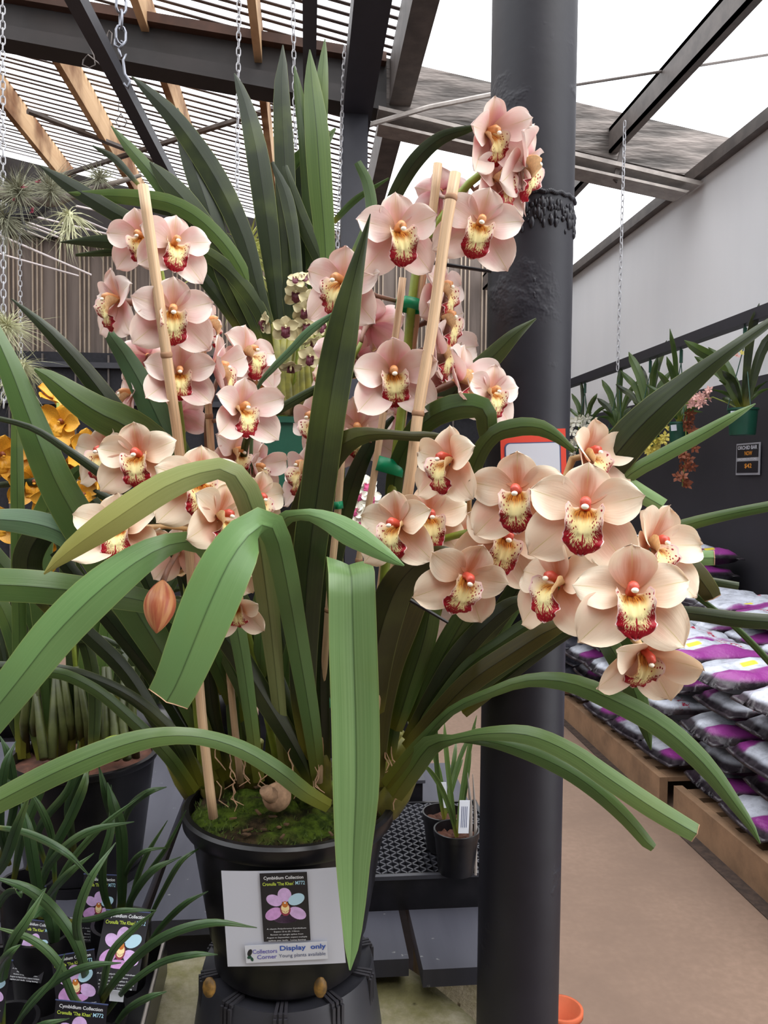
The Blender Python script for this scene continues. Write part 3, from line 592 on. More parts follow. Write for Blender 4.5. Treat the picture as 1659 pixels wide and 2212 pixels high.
def pot(name, label, c, rt, rb, h, mat='plastic', soil='bark', lip=.006, cat='pot', n=40, parent=None):
    t = parent or thing(name, label, cat, c)
    MB().lathe([(.001, 0), (rb, 0), (rt*.97, h-lip*2), (rt, h-lip*2), (rt*1.02, h-lip), (rt*1.02, h), (rt*.95, h), (rt*.93, h-.02), (rb*.9, .01), (.001, .01)], c, n).build('pot', M[mat], t, smooth=True, auto=40)
    sm = MB(); vs = [Vector(c)+Vector((0, 0, h-.016))]; m = 28
    for k in range(1, 6):
        for j in range(m):
            a = 2*PI*j/m; r = rt*.94*k/5; vs.append(Vector(c)+Vector((r*math.cos(a), r*math.sin(a), h-.018+random.uniform(-.005, .005))))
    fs = [(0, 1+j, 1+(j+1) % m) for j in range(m)]+[(1+(k-1)*m+j, 1+k*m+j, 1+k*m+(j+1) % m, 1+(k-1)*m+(j+1) % m) for k in range(1, 5) for j in range(m)]
    sm.add(vs, fs); sm.build('soil', M[soil], t)
    return t
def blade(parent, base, tip, bend, w, mat, n=10, name='leaf', fold=.25):
    """strap leaf given in metres: base, tip, sideways/upward bend vector, half width"""
    base = Vector(base); tip = Vector(tip); rows = []
    T0 = (tip-base).normalized(); s = T0.cross(Vector((0, 1, .25))).normalized()
    for i in range(n):
        t = i/(n-1); c = base+(tip-base)*t+Vector(bend)*(4*t*(1-t)); hw = w*(.6+.4*min(1, t*4))*(1-max(0, (t-.6)/.4)**2)+.0004
        rows.append([tuple(c+s*(hw*u)-s.cross(T0)*(abs(u)*hw*fold)) for u in (-1, -.5, 0, .5, 1)])
    mb = MB(); sheet(mb, rows, .0008); return mb.build(name, mat, parent, smooth=True)
# two small pots on the lattice tray
for (px_, py_, lb, hh, seed) in ((985, 1795, 'small black pot of young orchid with a white tag, nearest the column', .075, 1), (958, 1750, 'small black pot of thin-leaved orchid half hidden behind the tagged one', .07, 2)):
    c = PZ(px_, 1880 if seed == 1 else 1832, zt); t = pot('potted_seedling', lb, c, .040, .032, hh, cat='plant', n=32)
    rr = random.Random(seed); top = c+Vector((0, 0, hh-.015))
    for tx, ty in (((900, 1640), (960, 1560), (1030, 1545), (1015, 1600)) if seed == 1 else ((915, 1600), (945, 1570), (985, 1600), (1028, 1570), (1000, 1640))):
        e_ = P(tx, ty, (top-CAM).dot(FW)+rr.uniform(-.05, .06)); blade(t, top, e_, (rr.uniform(-.01, .01), 0, .02), .0042, M['leaf'])
    if seed == 1:
        a = P(1001, 1800, (top-CAM).dot(FW)-.03); b = P(1004, 1729, (top-CAM).dot(FW)-.02); MB().obox((a+b)/2, RT*.009, (b-a)/2, FW*.0006).build('name_tag', M['tag_white'], t)
        for k in range(4): MB().obox((a+b)/2+RT*(.0045-.003*k)-FW*.0008, RT*.0005, (b-a)*.32, FW*.0001).build('lettering', M['ink_navy'], t)
    else:
        a = P(961, 1745, (top-CAM).dot(FW)); b = P(957, 1690, (top-CAM).dot(FW)); MB().obox((a+b)/2, RT*.006, (b-a)/2, FW*.0006).build('name_tag', M['tag_white'], t)
for (a, b, lb) in (((1027, 1760), (1021, 1672), 'tall grey plant stake next to the tagged pot'), ((1017, 1740), (1008, 1655), 'thin silver plant stake behind the tagged pot')):
    d_ = (PZ(985, 1880, zt)-CAM).dot(FW); tag(MB().tube([P(a[0], a[1]+130, d_-.01), P(*a, d_), P(*b, d_)], [.003, .003, .0006], 6).build('plant_stake', M['galv']), lb, 'stake')
# white saucer glimpsed behind the big pot's rim
sa = PZ(838, 1722, 1.5-.49)
tag(MB().lathe([(.001, 0), (.018, 0), (.03, .022), (.028, .022), (.016, .003), (.001, .003)], (PC.x+.112, PC.y+.055, ZR-.012), 24).build('white_cup', M['tag_white'], smooth=True), 'small white cup peeping out behind the right side of the big pot rim', 'cup')
pc = P(1212, 2272, 2.1); tag(MB().lathe([(.001, 0), (.03, 0), (.05, .09), (.056, .09), (.056, .105), (.048, .105), (.03, .01), (.001, .01)], (pc.x, pc.y, 0), 24).build('terracotta_pot', M['terracotta'], smooth=True), 'small terracotta pot on the floor at the column foot', 'pot')
# ---------------------------------------------------------------- the big potted orchid
big = thing('potted_orchid', 'large potted cymbidium with peach and pink sprays in a black pot with a white card', 'plant', (PC.x, PC.y, ZB))
L_ = big
MB().lathe([(.001, ZB), (.100, ZB), (.106, ZB+.006), (.109, ZB+.045), (.113, ZB+.05), (.139, ZR-.026), (.147, ZR-.026), (.151, ZR-.02), (.1525, ZR-.004), (.149, ZR), (.142, ZR), (.138, ZR-.03), (.1, ZB+.02), (.001, ZB+.02)], (PC.x, PC.y, 0), 80).build('pot', M['plastic'], big, smooth=True, auto=35)
sm = MB(); m = 60; vs = [Vector((PC.x, PC.y, ZR-.004))]
for k in range(1, 15):
    for j in range(m):
        a = 2*PI*j/m; r = .1405*k/14; h = ZR-.010+.012*(1-k/14)+random.uniform(-.003, .003)+.004*math.sin(5*a+k); vs.append(Vector((PC.x+r*math.cos(a), PC.y+r*math.sin(a), h-(.004 if k == 14 else 0))))
sm.add(vs, [(0, 1+j, 1+(j+1) % m) for j in range(m)]+[(1+(k-1)*m+j, 1+k*m+j, 1+k*m+(j+1) % m, 1+(k-1)*m+(j+1) % m) for k in range(1, 14) for j in range(m)])
sm.build('moss', M['moss'], big, smooth=True)
mt = MB(); rr = random.Random(5)
for i in range(900):
    a = rr.uniform(0, 2*PI); r = .138*math.sqrt(rr.random()); b = Vector((PC.x+r*math.cos(a), PC.y+r*math.sin(a), ZR-.008)); l = rr.uniform(.004, .011)
    dv = Vector((rr.gauss(0, 1), rr.gauss(0, 1), 1.6)).normalized()*l; s_ = dv.cross(Vector((0, 1, 0))).normalized()*.0011
    mt.add([b-s_, b+s_, b+dv], [(0, 1, 2)])
tag(mt.build('moss_tuft', plain('moss_strands', sg(70, 86, 26), .9, var=.5, scale=80), big), kind='stuff')
ch = MB()
for i in range(26):
    a = rr.uniform(0, 2*PI); r = .13*math.sqrt(rr.random()); c = Vector((PC.x+r*math.cos(a), PC.y+r*math.sin(a), ZR+.001)); an = rr.uniform(0, PI)
    ch.obox(c, Vector((math.cos(an), math.sin(an), rr.uniform(-.3, .3)))*rr.uniform(.002, .007), Vector((-math.sin(an), math.cos(an), 0))*rr.uniform(.001, .003), (0, 0, .001))
tag(ch.build('bark_chip', plain('bark_bits', sg(92, 68, 44), .9, var=.6, scale=40), big), kind='stuff')
hs = P(598, 1722, 1.085); hm = MB(); sph(hm, hs, (.02, .017, .02), 14, 9); hm.tube([hs+Vector((-.006, -.008, .006)), hs+Vector((-.012, -.02, .012)), hs+Vector((-.014, -.024, .02))], [.012, .008, .009], 9); hm.build('old_bulb', M['husk'], big, smooth=True)
for px_ in (452, 692):
    c = P(px_, 2133, 1.14-.106); o = MB(); sph(o, c, (.009, .006, .014), 10, 6); o.build('drain_hole', plain('drain_plug', sg(120, 88, 36), .6, var=.6, scale=70), big, smooth=True)
# ---- leaves: rows of (px, py, depth, half width)
g, dk, br_, bl, ye, ol, md_ = M['leaf'], M['leaf_dark'], M['leaf_bright'], M['leaf_blue'], M['leaf_yellow'], M['leaf_olive'], M['leaf_mid']
LV = [
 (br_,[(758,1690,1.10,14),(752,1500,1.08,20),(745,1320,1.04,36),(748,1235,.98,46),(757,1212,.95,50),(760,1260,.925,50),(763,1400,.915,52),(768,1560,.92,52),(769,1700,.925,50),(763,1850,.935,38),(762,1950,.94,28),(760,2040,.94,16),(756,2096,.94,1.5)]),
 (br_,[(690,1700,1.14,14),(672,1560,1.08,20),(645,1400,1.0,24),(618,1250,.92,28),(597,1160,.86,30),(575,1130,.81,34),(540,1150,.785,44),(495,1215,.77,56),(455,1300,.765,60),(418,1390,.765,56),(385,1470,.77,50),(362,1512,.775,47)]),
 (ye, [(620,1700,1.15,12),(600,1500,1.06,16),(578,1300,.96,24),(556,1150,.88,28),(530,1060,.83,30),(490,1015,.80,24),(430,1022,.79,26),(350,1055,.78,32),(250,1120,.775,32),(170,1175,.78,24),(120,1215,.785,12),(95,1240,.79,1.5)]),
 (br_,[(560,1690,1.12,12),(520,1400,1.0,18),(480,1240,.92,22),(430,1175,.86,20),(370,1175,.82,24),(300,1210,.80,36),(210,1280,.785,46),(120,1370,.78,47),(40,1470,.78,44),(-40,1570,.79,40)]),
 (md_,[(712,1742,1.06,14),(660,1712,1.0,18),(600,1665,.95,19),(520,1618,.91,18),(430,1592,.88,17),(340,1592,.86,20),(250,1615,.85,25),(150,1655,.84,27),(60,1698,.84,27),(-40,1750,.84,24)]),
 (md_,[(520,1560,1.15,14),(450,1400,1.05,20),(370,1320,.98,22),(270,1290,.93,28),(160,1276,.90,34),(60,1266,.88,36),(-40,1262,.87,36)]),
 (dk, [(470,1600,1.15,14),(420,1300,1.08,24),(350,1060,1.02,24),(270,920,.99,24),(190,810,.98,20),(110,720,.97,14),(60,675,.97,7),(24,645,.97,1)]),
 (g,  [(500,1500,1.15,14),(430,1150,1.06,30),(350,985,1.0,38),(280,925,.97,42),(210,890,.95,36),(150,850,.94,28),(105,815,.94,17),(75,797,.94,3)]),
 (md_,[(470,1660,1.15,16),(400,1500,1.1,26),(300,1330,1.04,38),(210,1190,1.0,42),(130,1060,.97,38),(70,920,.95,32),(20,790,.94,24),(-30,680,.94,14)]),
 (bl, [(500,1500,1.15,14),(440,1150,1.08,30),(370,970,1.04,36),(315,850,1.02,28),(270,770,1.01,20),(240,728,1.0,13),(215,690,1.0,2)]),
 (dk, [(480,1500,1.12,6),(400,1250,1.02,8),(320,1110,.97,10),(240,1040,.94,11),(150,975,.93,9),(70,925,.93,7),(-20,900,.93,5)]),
 (dk, [(672,1640,1.12,20),(655,1500,1.06,28),(658,1350,1.02,32),(668,1200,.98,36),(688,1050,.96,38),(708,900,.94,38),(728,780,.93,38),(745,690,.92,32),(765,600,.915,20),(785,520,.91,9),(800,462,.905,1)]),
 (bl, [(540,1100,1.05,4),(545,900,1.0,4),(556,838,.97,4),(590,795,.95,7),(630,755,.94,8),(672,712,.93,9),(730,672,.93,4)]),
 (dk, [(520,1100,1.1,6),(530,960,1.0,8),(562,912,.96,9),(620,875,.95,10),(695,835,.95,9),(790,800,.95,6)]),
 (dk, [(850,1000,1.10,10),(940,890,1.04,22),(1000,830,1.02,24),(1060,775,1.01,22),(1110,725,1.0,14),(1158,688,1.0,1.5)]),
 (ol, [(640,1400,1.12,20),(640,1180,1.05,26),(670,1070,1.0,30),(715,985,.97,30),(765,946,.95,22),(820,938,.94,12),(880,942,.93,10),(925,943,.92,11),(962,941,.92,2)]),
 (g,  [(860,1300,1.12,18),(850,1060,1.06,18),(880,960,1.0,22),(925,905,.96,26),(980,880,.94,28),(1030,878,.93,26),(1050,895,.935,24),(1052,935,.95,20),(1048,965,.96,4)]),
 (g,  [(930,1350,1.1,16),(1010,1050,1.0,18),(1055,950,.95,18),(1110,924,.93,20),(1165,924,.92,18),(1205,945,.915,12),(1240,975,.91,5)]),
 (br_,[(560,1500,1.1,14),(570,1250,.98,16),(600,1135,.92,18),(650,1112,.88,12),(700,1122,.86,20),(750,1148,.85,28),(800,1178,.845,22),(845,1206,.84,12),(873,1222,.84,1.5)]),
 (ol, [(800,1560,1.08,26),(815,1400,1.0,40),(850,1285,.94,38),(885,1232,.91,30),(925,1205,.89,22),(958,1190,.88,12),(976,1186,.88,2)]),
 (ol, [(810,1700,1.12,18),(820,1560,1.08,24),(835,1440,1.04,36),(870,1340,1.0,38),(905,1260,.98,30),(930,1200,.97,14)]),
 (g,  [(840,1640,1.12,14),(868,1480,1.08,15),(900,1390,1.06,16),(930,1300,1.05,14)]),
 (g,  [(855,1578,1.1,14),(885,1480,1.06,24),(915,1385,1.02,26),(930,1310,1.0,22),(940,1240,1.0,10)]),
 (g,  [(885,1560,1.1,12),(930,1470,1.05,24),(975,1385,1.0,28),(1020,1310,.97,24),(1060,1250,.96,10)]),
 (dk, [(880,1600,1.1,14),(930,1510,1.04,18),(980,1430,1.0,22),(1040,1360,.97,22),(1100,1310,.95,18),(1150,1290,.95,6)]),
 (g,  [(890,1600,1.1,10),(945,1520,1.03,12),(1010,1440,.99,14),(1080,1390,.97,16),(1150,1345,.95,16),(1210,1320,.95,5)]),
 (ol, [(880,1620,1.1,18),(950,1540,1.03,22),(1020,1470,.98,24),(1100,1415,.96,24),(1180,1365,.94,20),(1240,1342,.94,6)]),
 (md_,[(835,1700,1.1,18),(880,1640,1.03,16),(930,1580,.98,11),(980,1532,.94,10),(1060,1496,.90,11),(1140,1470,.88,14),(1230,1475,.86,20),(1330,1515,.85,24),(1430,1570,.85,25),(1520,1650,.855,22),(1590,1740,.86,14),(1625,1790,.865,8),(1642,1822,.865,1.5)]),
 (md_,[(850,1720,1.1,20),(895,1655,1.03,24),(930,1610,.98,22),(980,1597,.94,10),(1050,1585,.90,14),(1140,1588,.87,20),(1230,1625,.86,22),(1320,1685,.86,23),(1410,1745,.865,23),(1485,1790,.87,21),(1503,1800,.872,20)]),
 (md_,[(900,1660,1.06,12),(960,1602,.97,8),(1040,1600,.92,10),(1130,1622,.9,16),(1220,1662,.89,18),(1290,1710,.885,18),(1350,1765,.885,16),(1400,1822,.885,13),(1412,1832,.885,9)]),
 (dk, [(960,1500,1.1,14),(1150,1230,1.0,26),(1260,1080,.95,36),(1340,970,.92,42),(1410,895,.90,38),(1490,825,.89,26),(1570,762,.88,15),(1640,712,.88,11),(1700,670,.88,6)]),
 (md_,[(1000,1500,1.1,10),(1200,1180,1.0,14),(1345,1038,.93,15),(1430,985,.91,16),(1510,942,.90,14),(1580,902,.89,10),(1632,872,.89,1)]),
 (g,  [(1000,1520,1.1,10),(1240,1250,.98,14),(1400,1165,.92,15),(1480,1135,.90,14),(1570,1112,.89,12),(1680,1090,.88,11)]),
 (br_,[(1180,1150,1.0,16),(1300,1040,.95,20),(1345,1045,.93,20),(1390,1070,.92,19),(1432,1094,.91,17)]),
 (dk, [(1000,1540,1.1,12),(1250,1350,.98,14),(1400,1322,.92,14),(1500,1326,.90,15),(1590,1338,.885,17),(1690,1345,.88,16)]),
 (ol, [(1200,1300,1.05,14),(1350,1200,.98,18),(1440,1195,.94,20),(1490,1225,.92,23),(1528,1272,.91,22),(1540,1292,.91,18)]),
 (br_,[(1250,1250,1.05,12),(1400,1210,.98,18),(1460,1206,.96,18),(1542,1205,.95,16)]),
 (dk, [(1200,1320,1.05,6),(1400,1240,.98,9),(1470,1247,.96,10),(1540,1257,.95,9),(1596,1266,.95,8)]),
 (g,  [(960,1540,1.1,12),(1150,1400,1.0,16),(1270,1340,.94,20),(1320,1400,.91,22),(1365,1480,.90,24),(1392,1560,.90,16),(1406,1620,.90,1.5)]),
 (g,  [(1200,1350,1.0,14),(1320,1360,.95,24),(1395,1405,.93,34),(1440,1445,.93,38),(1480,1462,.93,38)]),
 (g,  [(1250,1300,1.0,4),(1440,1240,.93,5),(1500,1285,.92,6),(1560,1330,.92,6),(1620,1385,.92,7),(1680,1450,.92,7)]),
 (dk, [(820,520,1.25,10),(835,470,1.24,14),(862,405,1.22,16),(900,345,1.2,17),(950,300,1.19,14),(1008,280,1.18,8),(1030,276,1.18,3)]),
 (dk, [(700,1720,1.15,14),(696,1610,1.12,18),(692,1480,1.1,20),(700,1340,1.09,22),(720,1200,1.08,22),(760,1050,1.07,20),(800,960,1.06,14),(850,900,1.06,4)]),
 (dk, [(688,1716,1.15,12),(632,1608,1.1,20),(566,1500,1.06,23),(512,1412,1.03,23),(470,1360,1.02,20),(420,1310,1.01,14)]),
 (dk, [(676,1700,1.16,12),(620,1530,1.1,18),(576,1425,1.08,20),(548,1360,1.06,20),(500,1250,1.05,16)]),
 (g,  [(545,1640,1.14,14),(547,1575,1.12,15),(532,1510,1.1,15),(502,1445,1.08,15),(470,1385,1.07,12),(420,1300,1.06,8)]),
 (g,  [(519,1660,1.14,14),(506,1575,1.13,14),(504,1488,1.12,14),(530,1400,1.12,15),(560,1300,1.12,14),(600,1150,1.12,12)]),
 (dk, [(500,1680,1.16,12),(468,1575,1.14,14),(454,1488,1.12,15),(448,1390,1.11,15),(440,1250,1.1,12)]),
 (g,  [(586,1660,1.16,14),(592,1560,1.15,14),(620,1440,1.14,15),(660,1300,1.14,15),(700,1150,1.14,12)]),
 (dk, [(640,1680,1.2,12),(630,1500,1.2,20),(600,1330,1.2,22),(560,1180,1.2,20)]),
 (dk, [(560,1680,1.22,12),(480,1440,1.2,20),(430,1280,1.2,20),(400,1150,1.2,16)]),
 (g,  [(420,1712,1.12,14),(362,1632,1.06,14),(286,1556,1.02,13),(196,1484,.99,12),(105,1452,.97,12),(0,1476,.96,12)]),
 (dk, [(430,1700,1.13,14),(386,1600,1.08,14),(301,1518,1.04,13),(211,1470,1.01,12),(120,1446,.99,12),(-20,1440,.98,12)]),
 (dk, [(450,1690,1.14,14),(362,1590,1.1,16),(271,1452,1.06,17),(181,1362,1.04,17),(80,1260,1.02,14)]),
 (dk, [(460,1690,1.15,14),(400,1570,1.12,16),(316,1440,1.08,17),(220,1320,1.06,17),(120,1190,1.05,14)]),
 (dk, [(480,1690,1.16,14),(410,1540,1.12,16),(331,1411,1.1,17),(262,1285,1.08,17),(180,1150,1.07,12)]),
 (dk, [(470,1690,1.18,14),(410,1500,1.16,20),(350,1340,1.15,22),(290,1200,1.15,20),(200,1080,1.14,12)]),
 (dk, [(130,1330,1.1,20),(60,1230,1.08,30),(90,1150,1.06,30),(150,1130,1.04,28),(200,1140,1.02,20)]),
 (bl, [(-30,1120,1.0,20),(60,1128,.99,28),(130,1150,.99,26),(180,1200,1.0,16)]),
]
CUT = True
for m_, rows in LV: leaf(big, rows, m_, n=30)
CUT = False
# torn dry edge at cut leaf ends
# ---- pseudobulbs and sheaths
rr = random.Random(3)
for (a, b, w0, w1) in (((705,1735),(697,1625),15,18),((690,1728),(634,1612),15,18),((682,1720),(640,1640),14,16),((545,1705),(547,1590),22,17),((518,1700),(508,1590),20,16),((495,1700),(470,1590),19,15),
        ((588,1695),(592,1590),22,16),((640,1700),(625,1590),20,15),((425,1715),(365,1636),22,16),((440,1712),(398,1610),22,16),((462,1720),(440,1590),24,18),((420,1690),(405,1560),22,17),
        ((826,1750),(893,1655),30,24),((824,1720),(880,1600),26,20),((822,1690),(862,1580),24,18),((815,1680),(838,1560),22,16),((838,1735),(900,1630),22,18),((710,1742),(655,1712),15,16),((800,1700),(812,1590),24,20),((530,1690),(560,1600),18,14)):
    p0 = PZ(a[0], a[1], ZR-.012); d0 = max(1.02, min(1.26, (p0-CAM).dot(FW))); d1 = d0-.03; A = P(a[0], a[1]+6, d0); Bp = P(b[0], b[1], d1); C_ = A+(Bp-A)*.45+Vector((rr.uniform(-.004, .004), 0, 0))
    s0, s1 = w0*d0/FPX, w1*d1/FPX
    MB().tube([A, A+(Bp-A)*.12, C_, A+(Bp-A)*.8, Bp], [s0*.8, s0*1.1, (s0+s1)*.55, s1, s1*.75], 12).build('pseudobulb', M['bulb'], big, smooth=True)
hk_ = MB()
for i in range(26):
    px_ = rr.choice([470, 500, 530, 560, 590, 630, 680, 700, 830, 850, 870])+rr.uniform(-8, 8); py_ = rr.uniform(1600, 1700); d_ = 1.10; pts = [P(px_+rr.uniform(-5, 5)+k*rr.uniform(-3, 6), py_+k*14, d_) for k in range(5)]
    hk_.tube(pts, [.0007, .001, .0012, .001, .0006], 4)
tag(hk_.build('dry_sheath', M['husk'], big), kind='stuff')
# ---- flower spikes
def spike(pts, r0, r1, mat): 
    S = spline(pts, 30); c = [P(*q[:3]) for q in S]; MB().tube(c, [r0+(r1-r0)*i/29 for i in range(30)], 10).build('flower_spike', M[mat], big, smooth=True); return c
SA = spike([(800,1700,1.15),(835,1200,1.08),(848,1050,1.06),(872,850,1.05),(890,650,1.04),(905,560,1.04),(935,500,1.03),(1000,410,1.01),(1060,360,1.0),(1095,345,1.0)], .0085, .005, 'stem')
SB = spike([(440,1700,1.15),(405,1300,1.05),(396,1050,1.03),(395,950,1.03),(385,860,1.02),(372,720,1.0),(350,600,.99),(335,520,.98)], .0055, .0035, 'stem')
SC2 = spike([(520,1700,1.15),(470,1200,1.06),(450,1000,1.05),(448,900,1.04),(470,820,1.04),(500,760,1.05)], .0055, .003, 'pedicel')
SD = spike([(760,1650,1.12),(830,1330,1.02),(890,1200,.98),(990,1155,.95),(1100,1140,.93),(1200,1150,.90),(1262,1195,.88),(1300,1245,.86),(1340,1330,.86),(1375,1390,.86)], .006, .003, 'stem')
SE = spike([(600,1650,1.15),(530,1350,1.04),(470,1200,1.0),(420,1120,.98),(390,1060,.97),(350,1010,.96)], .0055, .003, 'stem')
SF = spike([(740,1500,1.15),(735,1150,1.12),(740,1000,1.11),(735,850,1.11),(780,740,1.1)], .005, .003, 'stem')
ALLP = SA+SB+SC2+SD+SE+SF
# ---- flowers: px, py, depth, petal px, yaw, pitch, roll, kind, variant
FLW = [
 (1264,1100,.80,124,0,4,0,'peach',0),(1118,1062,.84,106,-3,6,0,'peach',0),(975,995,.88,92,-32,0,-6,'peach',1),(862,1135,.88,92,-24,0,-8,'peach',1),
 (925,1115,.96,88,12,0,6,'peach',1),(1005,1245,.86,98,8,-12,14,'peach',0),(1092,1160,.90,100,10,-10,20,'peach',1),(1212,1262,.82,110,-30,8,10,'peach',3),
 (1362,1285,.76,122,10,4,-4,'peach',3),(1400,1178,.86,106,58,0,10,'peach',2),(1262,985,.92,92,58,14,14,'peach',2),(1388,1405,.84,100,25,-40,10,'peach',2),
 (1052,288,.97,84,26,10,4,'pink',2),(1122,350,1.0,100,66,-6,24,'pink',1),(1068,390,.99,82,50,18,10,'pink',1),(1036,485,.95,92,16,4,6,'pink',1),
 (858,498,.95,94,2,4,0,'pink',0),(742,610,.98,92,-22,4,-4,'pink',0),(848,805,.97,90,14,4,-2,'pink',2),(985,825,.99,92,66,16,20,'pink',2),
 (1058,848,.99,72,52,0,10,'pink',1),(942,625,1.05,84,66,14,10,'pink',1),(948,690,1.05,86,70,4,16,'pink',1),(938,755,1.05,86,66,10,10,'pink',2),(955,800,1.08,80,60,-4,20,'pink',2),
 (950,415,1.12,64,160,0,0,'pink',1),(800,700,1.14,74,170,10,0,'pink',1),(765,770,1.14,72,190,20,10,'pink',2),(722,805,1.08,70,-55,10,0,'pink',1),(694,905,1.08,84,-34,0,-30,'pink',1),(672,1015,1.08,84,-34,20,-20,'pink',1),
 (775,925,1.08,84,0,0,0,'pink',1),(820,870,1.14,70,150,0,40,'pink',1),
 (306,512,.95,72,-26,4,-4,'pink',1),(374,530,.93,78,18,14,4,'pink',1),(372,672,.92,88,0,4,0,'pink',1),(258,650,.96,82,-66,0,-4,'pink',1),(440,695,1.0,68,70,0,6,'pink',1),
 (388,808,.95,74,6,4,4,'pink',2),(518,885,.94,78,12,10,-2,'pink',2),(458,800,.98,86,64,18,4,'pink',2),(528,765,1.05,78,62,14,10,'pink',1),(548,820,1.08,66,55,-10,0,'pink',1),(288,850,1.05,66,-70,0,0,'pink',1),(385,890,1.06,58,170,0,0,'pink',1),(320,770,1.06,60,-150,0,0,'pink',1),
 (505,975,1.02,72,30,-10,10,'pink',1),(545,1010,1.04,66,60,0,0,'pink',2),
 (302,985,.90,88,-16,4,4,'peach',1),(232,980,.97,78,-34,0,-10,'peach',1),(434,1045,.87,100,0,2,0,'peach',0),(550,1075,.96,74,30,-4,16,'peach',1),(470,1118,.84,92,36,8,8,'peach',1),
 (262,1150,.87,92,-14,22,-6,'peach',2),(318,1165,.93,80,20,-66,0,'peach',1),(505,1215,.93,72,20,-20,10,'peach',1),(512,1305,.92,62,-10,-36,0,'peach',2),(385,1190,1.0,66,170,0,0,'peach',1),(1000,1160,1.0,80,0,0,40,'peach',1),(1290,1200,.97,80,150,0,0,'peach',1),
]
jr = random.Random(12)
for (px_, py_, d_, rp, yw, pt, rl, kd, vr) in FLW:
    c, Zd, s_ = place_flower(big, px_, py_, d_, rp, yw*(1.35 if abs(yw) < 50 else 1)+(jr.uniform(-16, 16) if kd == 'pink' else jr.uniform(-5, 5)), pt+jr.uniform(-9, 9), rl+jr.uniform(-10, 10), (kd, vr, FLW.index((px_, py_, d_, rp, yw, pt, rl, kd, vr)) % 4))
    # pedicel from the back of the flower to the nearest lower point of a spike
    back = c-Zd*s_*.12; best = min(ALLP, key=lambda q: (q-back).length+max(0, q.z-back.z)*1.2)
    if (best-back).length < .22:
        mid = (back-Zd*s_*.5)*.65+best*.35+Vector((0, 0, -.004))
        MB().tube([back+Zd*s_*.1, back-Zd*s_*.22, mid, best], [.0042, .0048, .0030, .0028], 8).build('pedicel', M['pedicel_pale' if kd == 'peach' else 'pedicel'], big, smooth=True)
# bud
bc = P(345, 1308, .85); ax = (P(352, 1252, .86)-P(338, 1368, .845)); bm2 = MB(); pts = []; rad = []
for i in range(15):
    t = i/14; pts.append(P(338, 1368, .845)+ax*t); rad.append(max(.0008, .0172*math.sin(PI*t**1.08)**.72))
bm2.tube(pts, rad, 18); bm2.build('flower_bud', M['bud'], big, smooth=True)
MB().tube([P(352, 1256, .86), P(365, 1225, .88), P(385, 1190, .95)], [.0035, .003, .003], 8).build('pedicel', M['pedicel'], big, smooth=True)
# ---- bamboo canes (held by the pot)
def cane(pts, r, label, nodes):
    S = spline(pts, 24); c = [P(*q) for q in S]; t = thing('bamboo_cane', label, 'stake', c[-1]); MB().tube(c, [r]*24, 14).build('cane', M['bamboo'], t, smooth=True)
    for k in nodes:
        i = int(k*23); v = (c[i+1]-c[i]).normalized(); MB().tube([c[i]-v*.0035, c[i]-v*.0015, c[i]+v*.0015, c[i]+v*.0035], [r*1.0, r*1.13, r*1.13, r*1.0], 14).build('joint', M['bamboo_node'], t, smooth=True)
cane([(309,400,.89),(348,680,.905),(372,860,.93),(386,960,.95),(410,1200,1.0),(432,1500,1.02),(447,1650,1.03),(461,1766,1.04)], .0062, 'leftmost tall bamboo cane in front of the left pink flowers', (.28, .78))
cane([(984,374,.93),(962,500,.93),(935,700,.935),(905,880,.94),(886,1030,.95),(850,1250,1.0),(800,1600,1.08),(790,1700,1.12)], .0068, 'tall bamboo cane right of the green spike, nearest the camera', (.06, .40))
cane([(946,353,1.02),(932,480,1.03),(905,640,1.05),(875,860,1.07),(852,1040,1.08),(820,1300,1.1),(790,1700,1.14)], .0058, 'bamboo cane behind the green spike, rising to the upper pink flowers', (.10, .55))
cane([(870,600,1.0),(858,700,1.01),(830,880,1.03),(806,1040,1.04),(770,1250,1.06),(750,1500,1.1),(740,1690,1.13)], .0046, 'thin bamboo cane left of the green spike with green tape', (.3, .6))
cane([(738,985,1.03),(730,1100,1.04),(715,1250,1.05),(700,1450,1.1),(690,1690,1.13)], .0048, 'short bamboo cane between the central dark leaf and the thin cane', (.5,))
cane([(436,745,1.0),(446,830,1.0),(455,950,1.02),(470,1200,1.05),(500,1500,1.1),(520,1690,1.14)], .0048, 'slim bamboo cane behind the left pink flowers', (.1, .2))
# ---- green tape ties
def tape(a, b, h, d, label):
    c0, c1 = P(*a, d), P(*b, d); ax = (c1-c0); L = ax.length; n = 10; rows = []; t = ax.normalized(); upv = Vector((0, 0, 1)); upv = (upv-t*upv.dot(t)).normalized(); ring = []
    for j in range(20):
        an = 2*PI*j/20; ring.append((c0+c1)/2+t*(L/2*math.cos(an))+t.cross(upv)*(.017*math.sin(an)))
    hh = h*d/FPX/2; mb = MB(); mb.add([p-upv*hh for p in ring]+[p+upv*hh for p in ring], [(j, (j+1) % 20, 20+(j+1) % 20, 20+j) for j in range(20)])
    o = mb.build('green_tape', M['tape'], None, smooth=True); md = o.modifiers.new('s', 'SOLIDIFY'); md.thickness = .0008; tag(o, label, 'tape')
tape((856,654), (912,664), 24, 1.03, 'upper green tape tie around the spike below the front pink bloom')
tape((808,998), (872,1016), 32, 1.045, 'wide green tape tie around the canes beside the peach flowers')
tape((722,1092), (740,1090), 16, 1.035, 'small green tape tie on the short cane')
tape((795,1140), (812,1150), 20, 1.05, 'green tape tie just above the front left peach flower')
tape((664,1525), (712,1510), 30, 1.13, 'green tape tie low down among the leaf bases')
